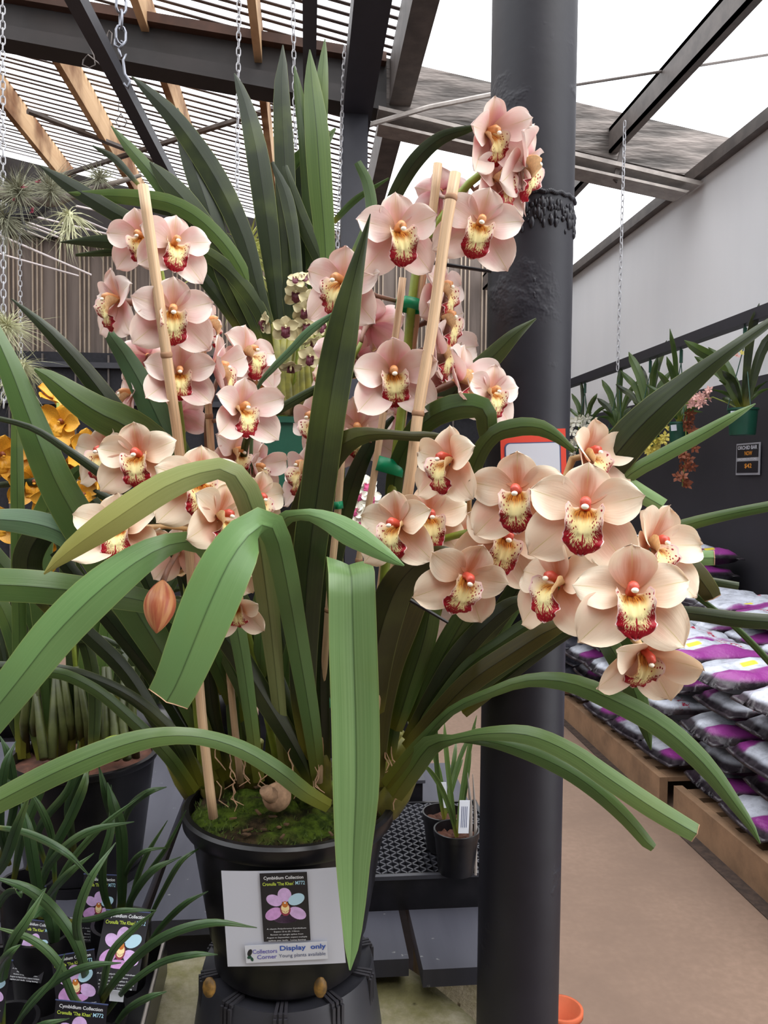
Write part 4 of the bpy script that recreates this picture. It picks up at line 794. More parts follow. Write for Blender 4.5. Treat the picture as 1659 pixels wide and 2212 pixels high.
for a, b, lb in (((900,562,1.0), (1062,587,.99), 'black plastic tie end sticking out under the upper pink flower'), ((852,1276,.95), (968,1345,.93), 'black plastic tie end sticking out below the peach spray')):
    tag(MB().tube([P(*a), P(*b)], [.0028, .0020], 6).build('cable_tie', M['plastic']), lb, 'tie')
# ---------------------------------------------------------------- printed card and plant tags
def frame(tl, tr, br_, bl_, d0, d1):
    """flat panel frame from its four picture corners: returns matrix (origin centre, x right, y up, z to viewer), width, height"""
    a, b, c, e = P(*tl, d0), P(*tr, d0), P(*br_, d1), P(*bl_, d1); o = (a+b+c+e)/4; x = ((b-a)+(c-e)).normalized(); y = ((a-e)+(b-c)); y = (y-x*y.dot(x)).normalized(); z = x.cross(y)
    w = ((b-a).length+(c-e).length)/2; h = ((a-e).length+(b-c).length)/2; m = Matrix((x, y, z)).transposed().to_4x4(); m.translation = o; return m, w, h
def fit(body, mat, F, cx_, cy_, w, h, parent, bold=None, name='lettering', lift=.0006, rot=0.):
    o = text(body, 1.0, mat, Matrix.Identity(4), None, name, ext=.0, font=bold); me = o.data; xs = [v.co.x for v in me.vertices]; ys = [v.co.y for v in me.vertices]
    x0, x1, y0, y1 = min(xs), max(xs), min(ys), max(ys); sx, sy = w/(x1-x0), h/(y1-y0)
    T = F @ Matrix.Translation((cx_, cy_, lift)) @ Matrix.Rotation(rot, 4, 'Z') @ Matrix.Diagonal((sx, sy, 1, 1)) @ Matrix.Translation((-(x0+x1)/2, -(y0+y1)/2, 0))
    me.transform(Matrix.Translation(-wloc(parent)) @ T); o.parent = parent; return o
def ell(mb, F, cx_, cy_, a, b, th, mi, z=.0005, n=20, pw=1.):
    vs = [F @ Vector((cx_+math.cos(th)*a*math.cos(t)-math.sin(th)*b*math.sin(t), cy_+math.sin(th)*a*math.cos(t)+math.cos(th)*b*math.sin(t), z)) for t in (2*PI*k/n for k in range(n))]
    mb.add(vs, [tuple(range(n))], mi=mi)
def orchid_print(F, s, parent, cy_):
    mb = MB(); k = s
    ell(mb, F, 0, cy_-.34*k, .26*k, .09*k, 0, 2, .0003)
    ell(mb, F, -.26*k, cy_-.20*k, .20*k, .135*k, .55, 2, .00035); ell(mb, F, .26*k, cy_-.20*k, .20*k, .135*k, -.55, 0, .00035)
    ell(mb, F, 0, cy_+.24*k, .15*k, .17*k, 0, 0, .0004)
    ell(mb, F, -.23*k, cy_+.12*k, .18*k, .13*k, -.5, 0, .00045); ell(mb, F, .25*k, cy_+.13*k, .19*k, .13*k, .45, 1, .00045)
    ell(mb, F, 0, cy_-.10*k, .115*k, .155*k, 0, 5, .0005); ell(mb, F, 0, cy_-.08*k, .09*k, .125*k, 0, 3, .00055); ell(mb, F, 0, cy_+.02*k, .065*k, .075*k, 0, 4, .0006); ell(mb, F, 0, cy_+.055*k, .022*k, .02*k, 0, 6, .00065)
    for q in range(9): ell(mb, F, -.08*k+.02*k*q, cy_-.17*k+.02*k*abs(q-4)*.6, .004*k, .022*k, .2*(q-4)*-.3, 5, .0006, 8)
    return mb.build('flower_print', [M['ink_lilac'], M['ink_aqua'], M['ink_mauve'], M['ink_throat'], M['ink_orange'], M['ink_maroon'], M['ink_white']], parent)
def tagprint(F, w, h, parent):
    """black plant label print: heading, variety line, orchid picture, small description"""
    fit('Cymbidium Collection', M['ink_white'], F, 0, h*.425, w*.84, h*.062, parent, .012); fit("Cronulla 'The Khan'", M['ink_lime'], F, -w*.12, h*.345, w*.66, h*.05, parent, .012); fit('M772', M['ink_cyan'], F, w*.345, h*.35, w*.20, h*.055, parent, .012)
    orchid_print(F, w*.98, parent, h*.03)
    for i, (b_, ww) in enumerate((('A classic Polychrome Cymbidium', .84), ('Expect 15 to 25, 110mm', .54), ('flowers on upright spikes from', .70), ('August to September, expect multiple', .86), ('spikes per bulb.  Long lasting', .80))):
        fit(b_, M['ink_white'], F, 0, -h*(.315+.043*i), w*ww, h*.026, parent, .0)
cdt = thing('display_card', 'white display card with a black orchid label on the front of the big pot', 'card', P(615, 2088, 1.01))
F, w, h = frame((482,1883), (729,1878), (744,2080), (487,2091), .985, 1.005)
mb = MB(); rows = []
for j in range(9):
    row = []
    for i in range(13):
        u = 2*i/12-1; v = 1-j/4; wx = w/2+(.0035 if v < 0 else 0)*(-v)*(1 if u > 0 else 0)
        row.append(tuple(F @ Vector((u*wx, v*h/2+.0015*u*u*(1 if v > 0 else 0), -.0012*u*u))))
    rows.append(row)
sheet(mb, rows[::-1], .0005); mb.build('card', M['paper'], cdt)
F2, w2, h2 = frame((564,1885), (666,1884), (668,2029), (567,2035), .984, .9985)
F2 = F2 @ Matrix.Translation((0, 0, .0004)); MB().add([F2 @ Vector((sx*w2/2, sy*h2/2, z)) for z in (0, .0003) for sx, sy in ((-1,-1),(1,-1),(1,1),(-1,1))], [(0,3,2,1),(4,5,6,7),(0,1,5,4),(1,2,6,5),(2,3,7,6),(3,0,4,7)]).build('photo_label', M['print_black'], cdt)
tagprint(F2, w2, h2, cdt)
F3, w3, h3 = frame((530,2042), (707,2033), (708,2070), (531,2080), .998, 1.002); F3 = F3 @ Matrix.Translation((0, 0, .0006))
MB().add([F3 @ Vector((sx*w3/2, sy*h3/2, z)) for z in (0, .0002) for sx, sy in ((-1,-1),(1,-1),(1,1),(-1,1))], [(0,3,2,1),(4,5,6,7),(0,1,5,4),(1,2,6,5),(2,3,7,6),(3,0,4,7)]).build('sticker', M['tag_white'], cdt)
fit('Display  only', M['ink_blue'], F3, w3*.205, h3*.22, w3*.56, h3*.36, cdt, .022); fit('Young plants available', M['ink_navy'], F3, w3*.19, -h3*.20, w3*.57, h3*.26, cdt, .0)
fit('Collectors', M['ink_violet'], F3, -w3*.26, h3*.14, w3*.30, h3*.24, cdt, .012); fit('Corner', M['ink_violet'], F3, -w3*.24, -h3*.18, w3*.24, h3*.24, cdt, .012)
bf = MB(); ell(bf, F3, -w3*.445, h3*.10, .0028, .0052, -.4, 0); ell(bf, F3, -w3*.455, -h3*.16, .0030, .0022, .5, 1); ell(bf, F3, -w3*.425, -h3*.28, .0018, .0030, .2, 1); bf.build('butterfly_logo', [M['print_black'], M['green_pot']], cdt)
# ---------------------------------------------------------------- seedlings front left
tr_ = thing('seedling_tray', 'dark tray with a pale metal edge holding the young orchids, front left', 'tray', P(180, 2200, 1.1))
zt_ = .755; a = PZ(357, 2036, zt_+.012); b = PZ(300, 2260, zt_+.012); dv = (b-a).normalized(); b = a+dv*.75; sd = Vector((dv.y, -dv.x, 0)); 
if sd.x > 0: sd = -sd
q = MB(); q.obox((a+b)/2+Vector((0, 0, -.02)), dv*.375, sd*.003, (0, 0, .03)); c = (a+b)/2+sd*.72+Vector((0, 0, -.02)); q.obox(c, dv*.375, sd*.003, (0, 0, .03)); q.obox((a+b)/2+sd*.36+Vector((0, 0, -.048)), dv*.375, sd*.36, (0, 0, .003)); q.obox(a+sd*.36+Vector((0, 0, -.02)), dv*.003, sd*.36, (0, 0, .03)); q.build('tray_body', M['plastic'], tr_)
MB().tube([a+Vector((0, 0, .012)), b+Vector((0, 0, .012))], .0025, 6).build('metal_edge', M['galv'], tr_)
SEED = [
 ('young cymbidium nearest the big pot, leaf lying over the white card', (205,2195), 1.02, [
   [(195,2175),(178,2060),(166,1990),(195,1900),(250,1820),11],[(205,2178),(222,2130),(240,2060),(285,2010),(338,1966),9],[(215,2175),(240,2130),(300,2062),(370,2016),(460,1993),(555,2004),11],
   [(222,2200),(277,2130),(346,2080),(420,2062),(470,2062),8],[(240,2225),(277,2180),(320,2155),(360,2142),8],[(190,2180),(160,2157),(125,2080),(70,2030),(-20,2000),10],[(195,2160),(170,2050),(120,1970),(60,1920),(-20,1893),13]]),
 ('young cymbidium behind the label with the violet flower', (262,1990), 1.14, [
   [(262,1990),(264,1900),(262,1800),(245,1740),(232,1690),14],[(245,1985),(225,1930),(222,1860),(240,1790),(240,1695),10],[(265,1990),(290,1930),(330,1880),(392,1850),9],[(277,1990),(290,1920),(315,1850),(362,1772),6],
   [(310,2010),(350,1930),(390,1862),(434,1830),6],[(255,1960),(275,1880),(310,1840),(368,1830),5],[(271,1970),(310,1900),(360,1830),(402,1750),5],[(313,2050),(350,2000),(400,1952),(450,1925),7],[(260,1800),(280,1745),(319,1712),(360,1700),8]]),
 ('young cymbidium in the middle of the tray with crossing leaves', (90,2010), 1.10, [
   [(69,1985),(95,1890),(140,1830),(200,1793),(290,1775),10],[(83,1985),(110,1930),(150,1885),(203,1843),9],[(119,2060),(116,2010),(108,1975),(90,1966),(72,1985),17],[(20,2100),(60,1985),(80,1940),(100,1918),8],
   [(91,1985),(78,1900),(62,1800),(45,1730),13],[(119,1910),(112,1810),(90,1750),(66,1710),8],[(60,2000),(110,1850),(150,1770),(180,1700),(190,1650),12],[(150,1990),(200,1985),(260,1968),(336,1966),7],[(100,1980),(140,1880),(215,1790),(315,1712),7]]),
 ('young cymbidium at the left picture edge', (10,2230), 1.0, [
   [(5,2230),(5,2120),(25,2040),(60,1985),(100,1918),12],[(28,2230),(70,2160),(140,2108),(200,2085),(262,2080),9],[(15,2240),(60,2180),(120,2110),(140,2060),6],[(-20,1905),(10,1860),(35,1790),(70,1700),12],[(-20,1785),(60,1800),(140,1840),(196,1895),8],
   [(-20,2210),(-5,2100),(20,2060),(45,2040),10],[(50,2240),(90,2215),(150,2200),8],[(-25,2000),(10,1935),(40,1925),(46,1940),9]]),
 ('pale young cymbidium rising before the left black pot', (60,1900), 1.22, [
   [(30,1900),(50,1800),(90,1700),(110,1640),11],[(60,1880),(90,1780),(150,1700),(170,1600),9],[(160,1840),(150,1740),(185,1660),(205,1640),12],[(250,1800),(230,1720),(212,1650),10],[(20,1870),(0,1780),(10,1660),(35,1600),10],
   [(100,1870),(60,1760),(25,1700),(-20,1660),9],[(0,1860),(30,1740),(20,1640),(0,1590),10]]),
]
for lb, bs, d_, lv in SEED:
    bp = P(bs[0], bs[1], d_); t = thing('orchid_seedling', lb, 'plant', (bp.x, bp.y, .765)); MB().lathe([(.001, .765), (.034, .765), (.042, max(.80, bp.z-.02)), (.042, max(.81, bp.z)), (.037, max(.81, bp.z)), (.03, .775), (.001, .775)], (bp.x, bp.y, 0), 28).build('pot', M['plastic'], t, smooth=True, auto=40)
    for L in lv:
        pts = L[:-1]; w_ = L[-1]; k = len(pts); rows = []
        for i, (x_, y_) in enumerate(pts):
            q = i/(k-1); rows.append((x_, y_, d_-.10*math.sin(PI*q*.6)+rr.uniform(-.015, .015), w_*.78*(.55+.5*min(1, q*3))*(1-max(0, (q-.62)/.38)**2)+.6))
        leaf(t, rows, M['leaf_seed'], n=20, fold=.35)
TG = [
 ((222,1966),(316,1970),(303,2142),(203,2132),1.04,1.0,'black plant label with violet orchid, right of the tray middle'),
 ((124,2067),(209,2049),(212,2190),(112,2205),1.0,.99,'tilted black plant label below the violet-flower label'),
 ((116,2159),(227,2171),(222,2330),(110,2320),.93,.93,'front plant label cut by the bottom picture edge'),
 ((174,1889),(253,1890),(247,2035),(178,2030),1.17,1.16,'half hidden plant label standing farthest back in the tray'),
 ((40,1985),(110,1992),(100,2125),(25,2115),1.09,1.06,'shaded plant label left of the tray middle behind leaves'),
 ((-55,2066),(20,2074),(10,2210),(-60,2200),.97,.96,'plant label cut by the left picture edge'),
 ((18,1910),(95,1915),(90,2020),(18,2015),1.2,1.19,'dim plant label at the back left of the tray'),
]
for tl, trr, brr, bll, d0, d1, lb in TG:
    F, w, h = frame(tl, trr, brr, bll, d0, d1); t = thing('plant_label', lb, 'label', F.translation)
    MB().add([F @ Vector((sx*w/2, sy*h/2, z)) for z in (-.0006, 0) for sx, sy in ((-1,-1),(1,-1),(1,1),(-1,1))], [(0,3,2,1),(4,5,6,7),(0,1,5,4),(1,2,6,5),(2,3,7,6),(3,0,4,7)]).build('label_sheet', M['print_black'], t); tagprint(F, w, h, t)
    MB().add([F @ Vector((sx*w/2+(.0007 if sx > 0 else -.0007), h/2+sy*.0006, z)) for z in (-.0007, .0001) for sx, sy in ((-1,-1),(1,-1),(1,1),(-1,1))], [(0,3,2,1),(4,5,6,7),(0,1,5,4),(1,2,6,5),(2,3,7,6),(3,0,4,7)]).build('label_edge', M['ink_navy'], t)
pz = P(252, 2150, .99); F, w, h = frame((238,2138), (268,2141), (266,2165), (236,2162), .985, .985); tag(MB().add([F @ Vector((sx*w/2, sy*h/2, z)) for z in (-.0005, 0) for sx, sy in ((-1,-1),(1,-1),(1,1),(-1,1))], [(0,3,2,1),(4,5,6,7),(0,1,5,4),(1,2,6,5),(2,3,7,6),(3,0,4,7)]).build('price_sticker', M['tag_white']), 'small white price sticker on a black seedling pot', 'sticker')
# ---------------------------------------------------------------- yellow orchid in the left black pot
FL['yellow'] = None
def recolour(key, src, mp):
    col, parts = FL[src]; np_ = []
    for n_, m_ in parts:
        q = m_.copy()
        for i in range(len(q.materials)): q.materials[i] = M[mp['lip'] if n_ == 'lip' else mp['t']]
        np_.append((n_, q))
    c2 = col.copy(); c2.materials[0] = M[mp['c']]; FL[key] = (c2, np_)
recolour('yellow', ('peach', 2, 0), dict(t='yellow_f', lip='yellow_f', c='rust_f')); recolour('cream', ('peach', 0, 0), dict(t='cream_f', lip='maroon_f', c='cream_f'))
yc = PZ(182, 1640, 1.5-.50); yp = P(182, 1625, 1.5); hh = .21
yo = pot('potted_orchid', 'yellow flowered cymbidium in a black pot on the left of the bench', (yp.x, yp.y, yp.z-hh), .134, .105, hh, cat='plant', n=56)
tag(MB().lathe([(.001, .75), (.11, .75), (.11, max(.76, yp.z-hh-.002)), (.001, max(.76, yp.z-hh-.002))], (yp.x, yp.y, 0), 32).build('round_stand', M['plastic'], smooth=True, auto=40), 'black round stand under the pot of the yellow orchid', 'stand')
for (x_, y_, rp, yw, pt) in ((125,868,44,20,60),(135,915,48,-20,10),(172,965,50,40,0),(82,968,48,-30,0),(150,1012,50,20,-20),(78,1040,52,-10,-10),(105,1058,46,20,-30),(168,1070,44,50,0),(-6,985,56,30,0),(-2,1130,44,0,0),(92,1192,40,20,-30),(110,940,40,160,0),(190,1010,40,80,0)):
    place_flower(yo, x_, y_, 1.5+rr.uniform(-.05, .05), rp, yw, pt, rr.uniform(-30, 30), 'yellow')
top = P(182, 1620, 1.5)
MB().tube([top, P(150, 1300, 1.5), P(130, 1050, 1.52), P(125, 870, 1.5)], [.006, .005, .004, .003], 8).build('flower_spike', M['stem'], yo, smooth=True)
for rows in ([(45,1640,1.5,10),(42,1400,1.48,14),(38,1100,1.46,14),(36,900,1.46,10),(34,830,1.46,2)],[(120,1640,1.5,12),(100,1400,1.48,22),(85,1200,1.45,26),(110,1080,1.44,24),(175,1010,1.42,8)],[(180,1640,1.5,12),(190,1400,1.5,18),(230,1200,1.5,18),(300,1050,1.5,8)],
             [(90,1640,1.5,10),(60,1500,1.5,16),(20,1350,1.5,18),(-30,1250,1.5,16)],[(150,1640,1.5,10),(160,1450,1.5,16),(150,1250,1.5,18),(120,1100,1.5,10)],[(215,1640,1.5,12),(225,1480,1.5,18),(240,1330,1.5,18),(300,1180,1.5,12)],[(250,1640,1.5,12),(280,1480,1.5,16),(320,1350,1.5,16),(380,1250,1.5,8)],
             [(60,1640,1.52,8),(-10,1450,1.5,12),(-40,1300,1.5,12)],[(130,1500,1.55,14),(60,1300,1.55,20),(-30,1180,1.55,20)],[(280,1100,1.55,8),(150,1040,1.5,10),(60,1042,1.48,8),(-20,1050,1.48,6)],[(0,1460,1.4,8),(100,1400,1.4,9),(200,1378,1.42,8),(260,1395,1.44,5)],[(200,1640,1.45,10),(205,1500,1.45,14),(180,1380,1.42,14),(120,1300,1.4,12)]):
    leaf(yo, rows, M['leaf'] if rr.random() < .6 else M['leaf_dark'], n=16)
for i in range(13):
    x_ = 55+i*20; MB().tube([P(x_+rr.uniform(-6, 6), 1640, 1.5+rr.uniform(-.08, .08)), P(x_+rr.uniform(-10, 10), 1560, 1.48), P(x_+rr.uniform(-30, 20), 1440, 1.48)], [.008, .0085, .005], 9).build('pseudobulb', M['bulb_green'], yo, smooth=True)
bx = P(250, 1615, 1.42); s_ = MB(); sph(s_, bx, (.03, .024, .022), 14, 9); s_.build('old_bulb', M['stem'], yo, smooth=True)
# ---------------------------------------------------------------- second tall orchid in a green pot behind
gp = P(655, 905, 1.9)
go = thing('potted_orchid', 'tall dark-leaved orchid with small cream and maroon flowers in a green pot behind', 'plant', (gp.x, gp.y, gp.z-.17))
x_, y_, z_ = gp; q = MB(); q.box((x_-.09, y_-.06, z_-.17), (x_+.09, y_+.1, z_-.012)); q.box((x_-.098, y_-.068, z_-.014), (x_+.098, y_+.108, z_)); q.build('pot', M['green_pot'], go); MB().box((x_-.088, y_-.058, z_-.002), (x_+.088, y_+.098, z_+.004)).build('soil', M['moss'], go)
tag(MB().box((x_-.10, y_-.07, .75), (x_+.10, y_+.11, z_-.171)).build('plant_stand', M['plastic']), 'dark stand holding the green pot behind the big orchid', 'stand')
for k in range(9):
    bx_ = 600+k*14; MB().tube([P(bx_, 905, 1.88+rr.uniform(-.03, .05)), P(bx_+rr.uniform(-5, 5), 860, 1.86), P(bx_+rr.uniform(-8, 8), 790, 1.86), P(bx_+rr.uniform(-14, 14), 700, 1.86)], [.014, .018, .014, .008], 9).build('pseudobulb', M['bulb'], go, smooth=True)
GB = [
 [(650,880,1.9,10),(625,600,1.88,20),(615,350,1.86,22),(608,200,1.85,17),(611,130,1.85,8),(611,97,1.85,1)], [(705,800,1.9,12),(704,565,1.88,20),(692,400,1.86,26),(684,280,1.85,26),(674,180,1.85,17),(669,107,1.85,1)],
 [(700,700,1.92,14),(690,400,1.92,16),(695,200,1.9,14),(699,130,1.9,9),(702,84,1.9,1)], [(680,700,1.92,12),(672,450,1.9,18),(660,300,1.88,16),(645,200,1.88,10),(636,142,1.88,1)],
 [(610,780,1.9,10),(596,640,1.88,16),(577,480,1.86,24),(555,330,1.85,24),(533,235,1.85,16),(515,180,1.85,8),(506,158,1.85,1)],
 [(600,760,1.88,10),(562,645,1.86,16),(525,510,1.85,22),(460,375,1.84,25),(380,260,1.83,20),(320,198,1.83,11),(284,165,1.83,1)], [(590,780,1.9,10),(530,690,1.88,16),(490,600,1.86,22),(450,450,1.85,26),(415,350,1.85,22),(390,270,1.85,12),(384,233,1.85,1)],
 [(560,760,1.9,8),(480,620,1.88,14),(400,480,1.86,16),(335,385,1.85,16),(280,320,1.85,12),(240,272,1.85,1)], [(580,770,1.88,10),(530,650,1.86,16),(470,530,1.85,20),(405,440,1.84,24),(355,385,1.84,18),(324,350,1.84,2)],
 [(540,740,1.9,10),(420,580,1.86,14),(320,500,1.84,16),(240,455,1.83,18),(150,400,1.83,16),(84,357,1.83,1)], [(570,720,1.88,10),(520,580,1.85,15),(450,490,1.84,17),(370,440,1.83,18),(270,425,1.83,16),(190,422,1.83,10),(148,416,1.83,1)],
 [(590,760,1.88,12),(560,670,1.86,16),(500,590,1.85,17),(440,545,1.84,15),(400,535,1.84,6)], [(400,545,1.86,10),(320,530,1.85,15),(220,522,1.84,14),(130,523,1.84,1)], [(420,548,1.88,8),(330,535,1.87,9),(240,545,1.86,8),(163,551,1.86,3)],
 [(720,640,1.9,8),(690,560,1.88,14),(650,470,1.87,16),(620,380,1.86,10),(600,308,1.86,1)], [(700,500,1.95,14),(640,370,1.93,20),(690,320,1.92,16),(725,277,1.92,2)], [(640,700,1.95,14),(640,500,1.94,26),(650,400,1.93,26),(690,330,1.92,10)],
 [(760,560,1.9,8),(800,470,1.9,12),(795,400,1.9,12),(772,350,1.9,8)], [(720,480,1.95,6),(770,430,1.94,7),(840,385,1.92,2)], [(610,800,1.9,10),(570,690,1.9,16),(505,640,1.88,18),(440,560,1.88,18),(380,520,1.88,10)],
 [(560,800,1.92,10),(500,650,1.9,14),(450,520,1.9,14),(420,460,1.9,8)], [(620,800,1.92,8),(560,620,1.9,10),(500,480,1.9,12),(440,380,1.9,6)], [(300,400,1.95,4),(250,345,1.95,8),(200,315,1.95,2)],
 [(600,700,2.0,10),(520,560,2.0,16),(420,470,2.0,16),(330,450,2.0,8)], [(650,760,1.86,8),(640,560,1.86,12),(620,430,1.86,14),(588,350,1.86,4)]]
for rows in GB: leaf(go, rows, M['leaf_dark'] if rr.random() < .7 else M['leaf'], n=20, fold=.2)
for (x_, y_, rp, yw, pt) in ((641,632,27,-10,0),(668,646,27,20,-10),(656,668,25,10,-20),(617,706,29,0,-5),(658,700,26,20,0),(574,694,26,-70,0),(668,768,26,10,-10),(628,790,26,0,-60),(656,600,22,10,50),(640,603,20,-10,40),(672,735,26,60,-60),(690,700,24,50,0)):
    c, Z_, s_ = place_flower(go, x_, y_, 1.76+rr.uniform(-.02, .02), rp, yw, pt, 0, 'cream')
MB().tube([P(630, 880, 1.88), P(640, 780, 1.82), P(650, 690, 1.80), P(655, 610, 1.78)], .0035, 7).build('flower_spike', M['stem'], go, smooth=True)
# ---------------------------------------------------------------- spiky foliage helper, air plants, branch, rods, ferns
def tuft(mb, c, R, n, w, rnd, up_=.2, droop=.3, mi=0):
    for i in range(n):
        d = Vector((rnd.gauss(0, 1), rnd.gauss(0, 1), rnd.gauss(0, 1)+up_)).normalized(); l = R*rnd.uniform(.6, 1.1); s = d.cross(Vector((rnd.gauss(0, .3), 1, .1))).normalized(); k = 4; pts = []
        sw = Vector((rnd.gauss(0, .55), rnd.gauss(0, .55), -droop+rnd.gauss(0, .4)))
        vs = []
        for j in range(k+1):
            t = j/k; p = Vector(c)+d*(l*t)+sw*(l*t*t); ww = w*(1-t)**.7; vs += [p-s*ww, p+s*ww]
        mb.add(vs, [(2*j, 2*j+1, 2*j+3, 2*j+2) for j in range(k)], mi=mi)
def airplant(px_, py_, d_, rpx, label, mat, n=90, up_=.2, droop=.3, wpx=2.2, name='air_plant', seed=1, stand=None):
    rnd = random.Random(seed); t = thing(name, label, 'plant', P(px_, py_, d_)); mb = MB(); tuft(mb, P(px_, py_, d_), rpx*d_/FPX, n, wpx*d_/FPX, rnd, up_, droop); o = mb.build('foliage', M[mat], t); o['kind'] = 'stuff'
    s_ = MB(); sph(s_, P(px_, py_, d_), (rpx*.13*d_/FPX,)*3, 8, 6); s_.build('base', M[mat], t, smooth=True)
    if stand:
        q = P(px_, py_, d_); r_ = rpx*.35*d_/FPX; MB().lathe([(.001, -.16), (r_*.75, -.16), (r_, 0), (r_*.9, 0), (.001, -.01)], q, 20).build('pot', M['plastic'], t, smooth=True)
        tag(MB().box((q.x-r_, q.y-r_, 0), (q.x+r_, q.y+r_, q.z-.161)).build('plant_stand', M['plastic']), stand, 'stand')
    return t
airplant(40, 415, 2.6, 62, 'dense grey air plant clump at the far upper left', 'airplant', 420, .3, .3, 1.0, seed=2)
airplant(10, 470, 2.6, 60, 'dark air plant clump at the left picture edge below the top clump', 'airplant', 380, -.2, .3, 1.1, seed=3)
airplant(110, 410, 2.6, 50, 'grey air plant with fine blades in the middle of the branch', 'airplant', 380, .5, .1, .9, seed=4)
airplant(150, 465, 2.62, 62, 'pale curly air plant hanging under the branch', 'airplant_pale', 90, .1, .9, 1.7, seed=5)
airplant(152, 490, 2.62, 34, 'small rooted bulb air plant below the curly one', 'airplant_pale', 34, -.6, .5, 2.0, seed=15)
airplant(215, 385, 2.7, 40, 'small olive air plant on the branch beside the first rafter', 'airplant', 240, .4, .2, .9, seed=6)
airplant(15, 705, 2.2, 62, 'pale spiky air plant at the left edge below the rods', 'airplant_pale', 260, .2, .4, 1.0, seed=7)
airplant(45, 790, 2.3, 62, 'drooping silvery air plant above the yellow flowers', 'airplant_pale', 260, -.1, .7, .9, seed=8)
bt = thing('hanging_branch', 'weathered branch carrying air plants under the slatted roof', 'branch', P(150, 430, 2.65))
MB().tube([P(-30, 405, 2.6), P(60, 440, 2.62), P(120, 435, 2.65), P(200, 408, 2.7), P(260, 392, 2.72), P(305, 378, 2.75)], [.022, .020, .017, .010, .009, .006], 9).build('limb', M['branch'], bt, smooth=True)
MB().tube([P(-30, 455, 2.62), P(30, 470, 2.62), P(80, 452, 2.64), P(130, 430, 2.66)], [.03, .034, .022, .008], 9).build('limb', M['walld'], bt, smooth=True); MB().tube([P(45, 460, 2.6), P(52, 485, 2.6), P(58, 500, 2.6)], [.006, .005, .003], 6).build('twig', M['walld'], bt)
for (x_, y_) in ((47,405),(83,392),(28,430),(70,455)):
    s_ = MB()
    tuft(s_, P(x_, y_, 2.58), .009, 14, .003, rr, .2, 0); tag(s_.build('pink_blossom', M['pale_pink'] if x_ == 99 else M['ink_maroon']), {47: 'pink air plant blossom, second from left', 83: 'pink air plant blossom nearest the curly plant', 28: 'pink air plant blossom farthest left', 70: 'pink blossom under the dark limb'}[x_], 'flower')
for i, (a, b, lb) in enumerate((((-20,500),(197,594),'longest white rod of the drying rack, upper'),((-20,543),(169,596),'lowest white rod before the brown wall'),((-10,455),(137,508),'white rod under the dark air plant clump'),((13,482),(100,516),'short white rod at the left edge'),((55,463),(237,507),'white rod passing behind the curly air plant'),((55,485),(130,514),'short white rod below the dark twig'),((168,470),(240,500),'upper white rod beside the left pink flower'),((165,445),(300,474),'white rod against the dark roof edge'))):
    tag(MB().tube([P(a[0], a[1], 3.0), P(b[0], b[1], 3.3)], .0045, 6).build('white_rod', M['rod']), lb, 'rod')
tag(airplant(530, 545, 2.7, 70, 'yellow-green variegated plant behind the tall dark leaves', 'fern', 260, .3, .5, 5, 'variegated_plant', 9, 'dark tall stand under the variegated plant'))
airplant(885, 1440, 2.4, 75, 'light green grassy plant glimpsed between the right-hand leaf bases', 'leaf_seed' if 0 else 'fern', 120, .8, .2, 3, 'grassy_plant', 10, 'dark stand under the light green grassy plant')
# ---------------------------------------------------------------- red and white sign on the column
F, w, h = frame((1082,930), (1223,925), (1223,1042), (1082,1045), 1.036, 1.036); sgn = thing('red_sign', 'red bordered white sign fixed to the column behind the peach flowers', 'sign', F.translation)
def panel(F, x0, x1, y0, y1, z0, z1, mat, parent, name): return MB().add([F @ Vector((x, y, z)) for z in (z0, z1) for x, y in ((x0, y0), (x1, y0), (x1, y1), (x0, y1))], [(0,3,2,1),(4,5,6,7),(0,1,5,4),(1,2,6,5),(2,3,7,6),(3,0,4,7)]).build(name, M[mat], parent)
panel(F, -w/2, w/2, -h/2, h/2, -.002, 0, 'red_sign', sgn, 'board')
def rrect(F, w, h, r, z, mat, parent, name):
    vs = [F @ Vector((sx*(w/2-r)+r*math.cos(a), sy*(h/2-r)+r*math.sin(a), z)) for sx, sy, a0 in ((1,1,0),(-1,1,90),(-1,-1,180),(1,-1,270)) for a in (math.radians(a0+q*18) for q in range(6))]
    return MB().add(vs, [tuple(range(len(vs)))]).build(name, M[mat], parent)
F_ = F @ Matrix.Translation((-.001, -h*.10, 0)); rrect(F_, w*.86, h*.72, .0065, .0006, 'ink_navy', sgn, 'outline'); rrect(F_, w*.82, h*.68, .006, .0010, 'paper', sgn, 'white_field')
